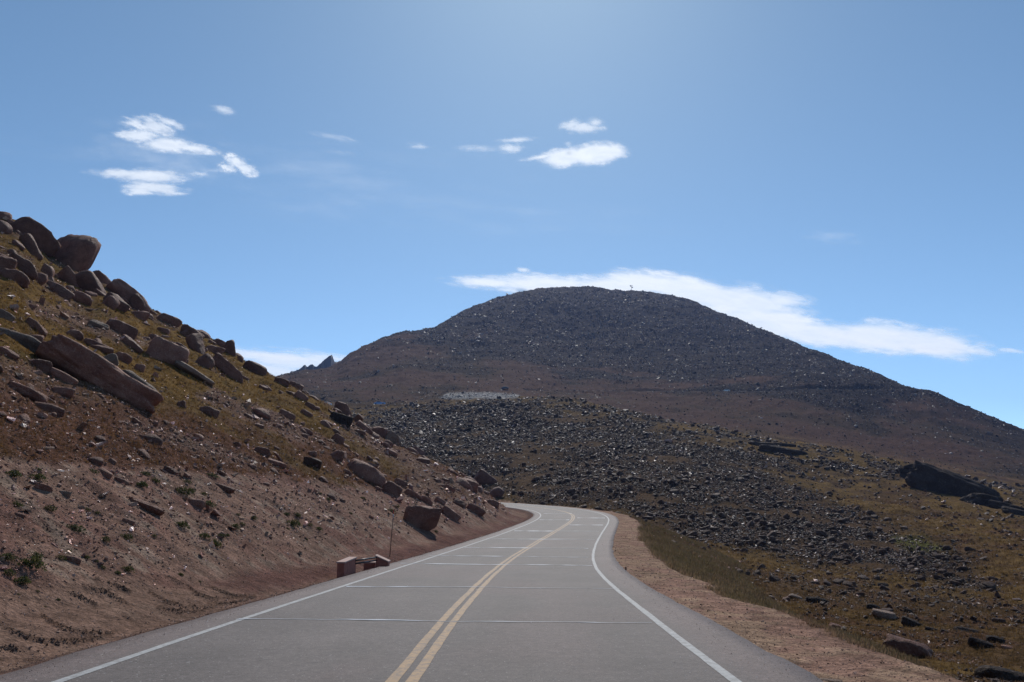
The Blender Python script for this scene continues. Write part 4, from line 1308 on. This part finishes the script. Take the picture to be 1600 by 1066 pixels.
SPX = [(118,824,26,15),(165,841,15,12),(199,836,20,13),(220,755,20,16),(245,750,15,13),(288,766,26,18),(325,786,24,14),(283,817,20,15),(318,835,20,14),(340,848,22,17),(346,836,12,10),(368,821,15,12),(459,815,24,19),(447,802,12,9),(467,804,14,10),(484,819,10,8),(498,825,13,8),
       (60,743,22,15),(18,738,26,16),(30,787,16,12),(78,793,16,14),(12,868,22,14),(45,876,34,26),(32,905,26,18),(60,868,22,16),(95,870,14,11),(12,893,18,15),(200,886,18,14),(183,893,12,9),(62,733,10,7),(145,735,18,9),(228,739,18,8),(330,741,22,9),
       (282,896,11,8),(313,908,6,5),(372,803,8,6),(396,808,12,9),(432,804,6,5),(410,866,6,5),(450,825,6,5),(58,922,7,5),(28,927,6,4),(70,946,6,4),(90,935,8,6),(138,795,10,8),(152,800,8,7),(300,765,10,9),(318,770,12,9),(355,835,9,7),(380,818,9,8),(293,752,12,9),(240,836,9,7),(134,868,12,9),(150,875,10,8),(110,860,9,7),(160,885,9,7),(513,779,9,7),(566,777,10,7),(548,801,8,6),(480,842,7,5),(612,797,12,9),(620,790,9,8),(681,829,9,6),(500,770,8,5)]
for k, (a, b, wpx, hpx) in enumerate(SPX):
    x, y, r, _ = cast(a, b + hpx * .4, 6, 90)
    s_ = wpx / F * r * 1.05
    o = link('shrub', SH_[k % 5], M['shrub']); o.location = (x, y, float(zat(x, y)[0]) - .02)
    o.scale = (s_, s_, hpx / F * r * 1.6); o.rotation_euler = (0, math.radians(18), g.uniform(-.6, .6))
    wh = 'in the thick clump at the far left edge' if a < 100 and b > 780 else 'along the grass edge at upper left' if b < 775 and a < 350 else 'around the red flat slab' if a < 300 else 'in the row right of the red flat slab' if a < 400 else 'above the drain inlet and snow pole'
    tag(o, 'dark green shrub on the bare bank ' + wh, 'shrub', 'green shrubs on the left bank')

# ------------------------------------------------------------------ clouds: thin high sheets, kilometres away
def cloud(ells, label, seed, H=2600.0, streak=(42, 9), amp=.55, gain=1.0, ang=0.0, step=1.6, maxa=.97):
    el = np.array(ells, float)
    x0, x1 = (el[:, 0] - el[:, 2] * 1.7).min(), (el[:, 0] + el[:, 2] * 1.7).max()
    y0, y1 = (el[:, 1] - el[:, 3] * 2.2).min(), (el[:, 1] + el[:, 3] * 2.2).max()
    nx, ny = int((x1 - x0) / step) + 2, int((y1 - y0) / step) + 2
    X, Y = np.meshgrid(np.linspace(x0, x1, nx), np.linspace(y0, y1, ny), indexing='ij')
    cov = np.zeros_like(X)
    for cx, cy, rx, ry, an, st in ells:
        a = math.radians(an); dx, dy = X - cx, Y - cy; rx, ry = rx * 1.12, ry * 1.15
        u = (dx * math.cos(a) + dy * math.sin(a)) / rx; v = (-dx * math.sin(a) + dy * math.cos(a)) / ry
        cov = np.maximum(cov, st * (1.35 - np.sqrt(u * u + v * v)) + 0)
    a = math.radians(ang); U = X * math.cos(a) + Y * math.sin(a); Vv = -X * math.sin(a) + Y * math.cos(a)
    wx = 6 * fbm(X / 40, Y / 25, seed + 4, 3)
    nz = fbm((U + wx) / streak[0], (Vv + wx * .4) / streak[1], seed, 5, .58)
    nz2 = fbm(U / streak[0] * 3.1, Vv / streak[1] * 2.3, seed + 7, 4, .6)
    edge_ = np.minimum(np.minimum(X - x0, x1 - X) / 14, np.minimum(Y - y0, y1 - Y) / 8)
    c = cov + amp * (nz * .7 + nz2 * .4) * np.clip(.35 + 1.2 * (1 - cov), .3, 1) * np.clip(cov * 3.5, 0, 1)
    al = ss(.0, 1.15, c) ** 1.5 * gain * (.9 + .1 * np.clip(nz, -1, 1)) * np.clip(edge_, 0, 1)
    al = np.clip(al, 0, maxa)
    az, e = px_dir(X, Y); r = H / np.maximum(e, .05)
    V = np.stack([np.sin(az) * r, np.cos(az) * r, H + 120 * cov - 60 * np.abs(nz)], -1)
    # keep the sight lines exact while the sheet undulates
    V[..., 2] = e * r
    ix = np.arange(nx * ny).reshape(nx, ny)
    f = np.stack([ix[:-1, :-1], ix[1:, :-1], ix[1:, 1:], ix[:-1, 1:]], -1).reshape(-1, 4)
    am_ = np.maximum.reduce([al.ravel()[f[:, k]] for k in range(4)])
    f = f[am_ > .004]
    me = np_mesh('cloud', V.reshape(-1, 3), f, None, True, al.ravel())
    o = link('cloud', me, M['cloud']); tag(o, label, 'cloud')
    return o
CLOUDS = [
 ([(760,441,60,9,3,1),(850,445,90,14,2,1.1),(960,452,90,20,0,1.2),(1000,440,60,14,8,1.2),(1080,455,90,22,10,1.3),(1160,472,90,24,8,1.3),(1220,470,45,14,5,1),(1190,505,90,20,10,1.3),(1280,522,90,17,6,1.3),(1380,528,100,22,5,1.3),(1460,538,75,22,9,1.2),(1520,549,45,9,8,.8),(1578,549,24,4,4,.6),(1230,500,60,14,15,1.1)], 'long bright white cloud bank spreading behind the mountain top to the right', 3, (60, 12), .5, 1.0, 6),
 ([(400,556,80,14,5,.9),(450,565,90,16,5,1.1),(420,580,80,14,5,1.1),(500,562,60,14,6,.9),(480,585,60,14,0,.9)], 'white streaky cloud low behind the left skyline beside the jagged crag', 11, (70, 7), .55, .95, 5),
 ([(212,192,26,10,10,.8),(240,198,30,11,15,1.0),(266,192,34,6,22,.8),(232,188,30,8,0,.7)], 'upper wisp of the small cloud group at left', 21, (26, 7), .6, .82, 14),
 ([(215,213,36,9,6,1.0),(262,226,38,11,4,1.15),(300,232,40,8,10,.9)], 'middle white wisp of the small cloud group at left', 25, (26, 7), .5, .88, 8),
 ([(372,254,22,10,20,.9),(385,264,18,9,22,1.0),(360,262,20,9,0,.7)], 'small puff at the right end of the left cloud group', 31, (14, 7), .7, .85, 15),
 ([(190,272,50,7,2,1.0),(235,276,50,11,3,1.15),(245,294,44,9,4,1.15),(222,298,26,8,0,1.0),(320,270,36,6,-5,.45)], 'lowest and widest wisp of the left cloud group', 35, (34, 7), .5, .92, 3),
 ([(349,172,20,6,12,.8)], 'tiny faint cloud above the left cloud group', 41, (20, 6), .4, .6, 12),
 ([(892,196,18,9,-10,.9),(930,192,14,8,0,.85),(910,200,30,8,0,1.0)], 'small faint cloud above the solid bright one at centre right', 45, (18, 8), .5, .72, 0),
 ([(848,245,34,4,-10,.9),(885,246,38,13,-6,1.4),(930,241,42,15,-6,1.5),(958,237,22,11,0,1.2)], 'solid bright lens shaped cloud high at centre right', 51, (22, 9), .38, 1.0, -6),
 ([(806,219,28,4,-4,.9),(798,232,22,8,0,.85)], 'faint hooked wisp left of the solid bright cloud', 55, (20, 6), .5, .66, 0),
 ([(750,232,34,5,0,.7),(658,229,22,6,4,.7)], 'very thin wisps near the upper centre of the sky', 61, (26, 6), .5, .45, 0),
 ([(520,214,34,5,12,.7),(530,238,24,5,12,.5)], 'faintest wisp between the left and centre clouds', 65, (26, 6), .5, .32, 12),
 ([(817,422,11,4,10,1.0)], 'tiny white cloud just above the mountain top bank', 71, (12, 5), .4, .75, 8),
 ([(888,225,7,4,0,1.0)], 'tiny puff between the faint and the solid bright cloud', 75, (12, 5), .3, .4, 0),
 ([(460,250,420,50,4,.42),(700,330,380,40,4,.30)], 'broad barely visible veil of haze cloud across the left sky', 81, (200, 25), .5, .16, 5),
 ([(250,232,120,34,8,.55),(290,262,90,22,5,.5)], 'faint veil joining the wisps of the left cloud group', 91, (80, 14), .6, .22, 8),
 ([(1300,371,50,8,4,.6)], 'barely visible wisp high at the right of the mountain', 85, (40, 7), .5, .2, 4),
]
for k, c in enumerate(CLOUDS):
    cloud(c[0], c[1], c[2], 2600 + 37 * k, c[3], c[4], c[5], c[6], 1.6 if k < 14 else 5)

# ------------------------------------------------------------------ haze: one closed box round everything
HAZE = 0.000125
zmin = float(Z.min()) - 1; zmax = float(Z.max()) + 25
bm = bmesh.new(); bmesh.ops.create_cube(bm, size=1)
for v_ in bm.verts:
    v_.co = Vector((v_.co.x * 6400, v_.co.y * 6400, zmin if v_.co.z < 0 else zmax))
hm_ = bpy.data.materials.new('haze'); hm_.use_nodes = True
hn = hm_.node_tree; hn.nodes.clear()
out = hn.nodes.new('ShaderNodeOutputMaterial'); pv = hn.nodes.new('ShaderNodeVolumePrincipled')
pv.inputs['Color'].default_value = (.42, .56, 1.0, 1); pv.inputs['Density'].default_value = HAZE; pv.inputs['Anisotropy'].default_value = .2
hn.links.new(pv.outputs[0], out.inputs['Volume'])
hz = bm_obj('haze', bm, hm_); tag(hz, kind='stuff')
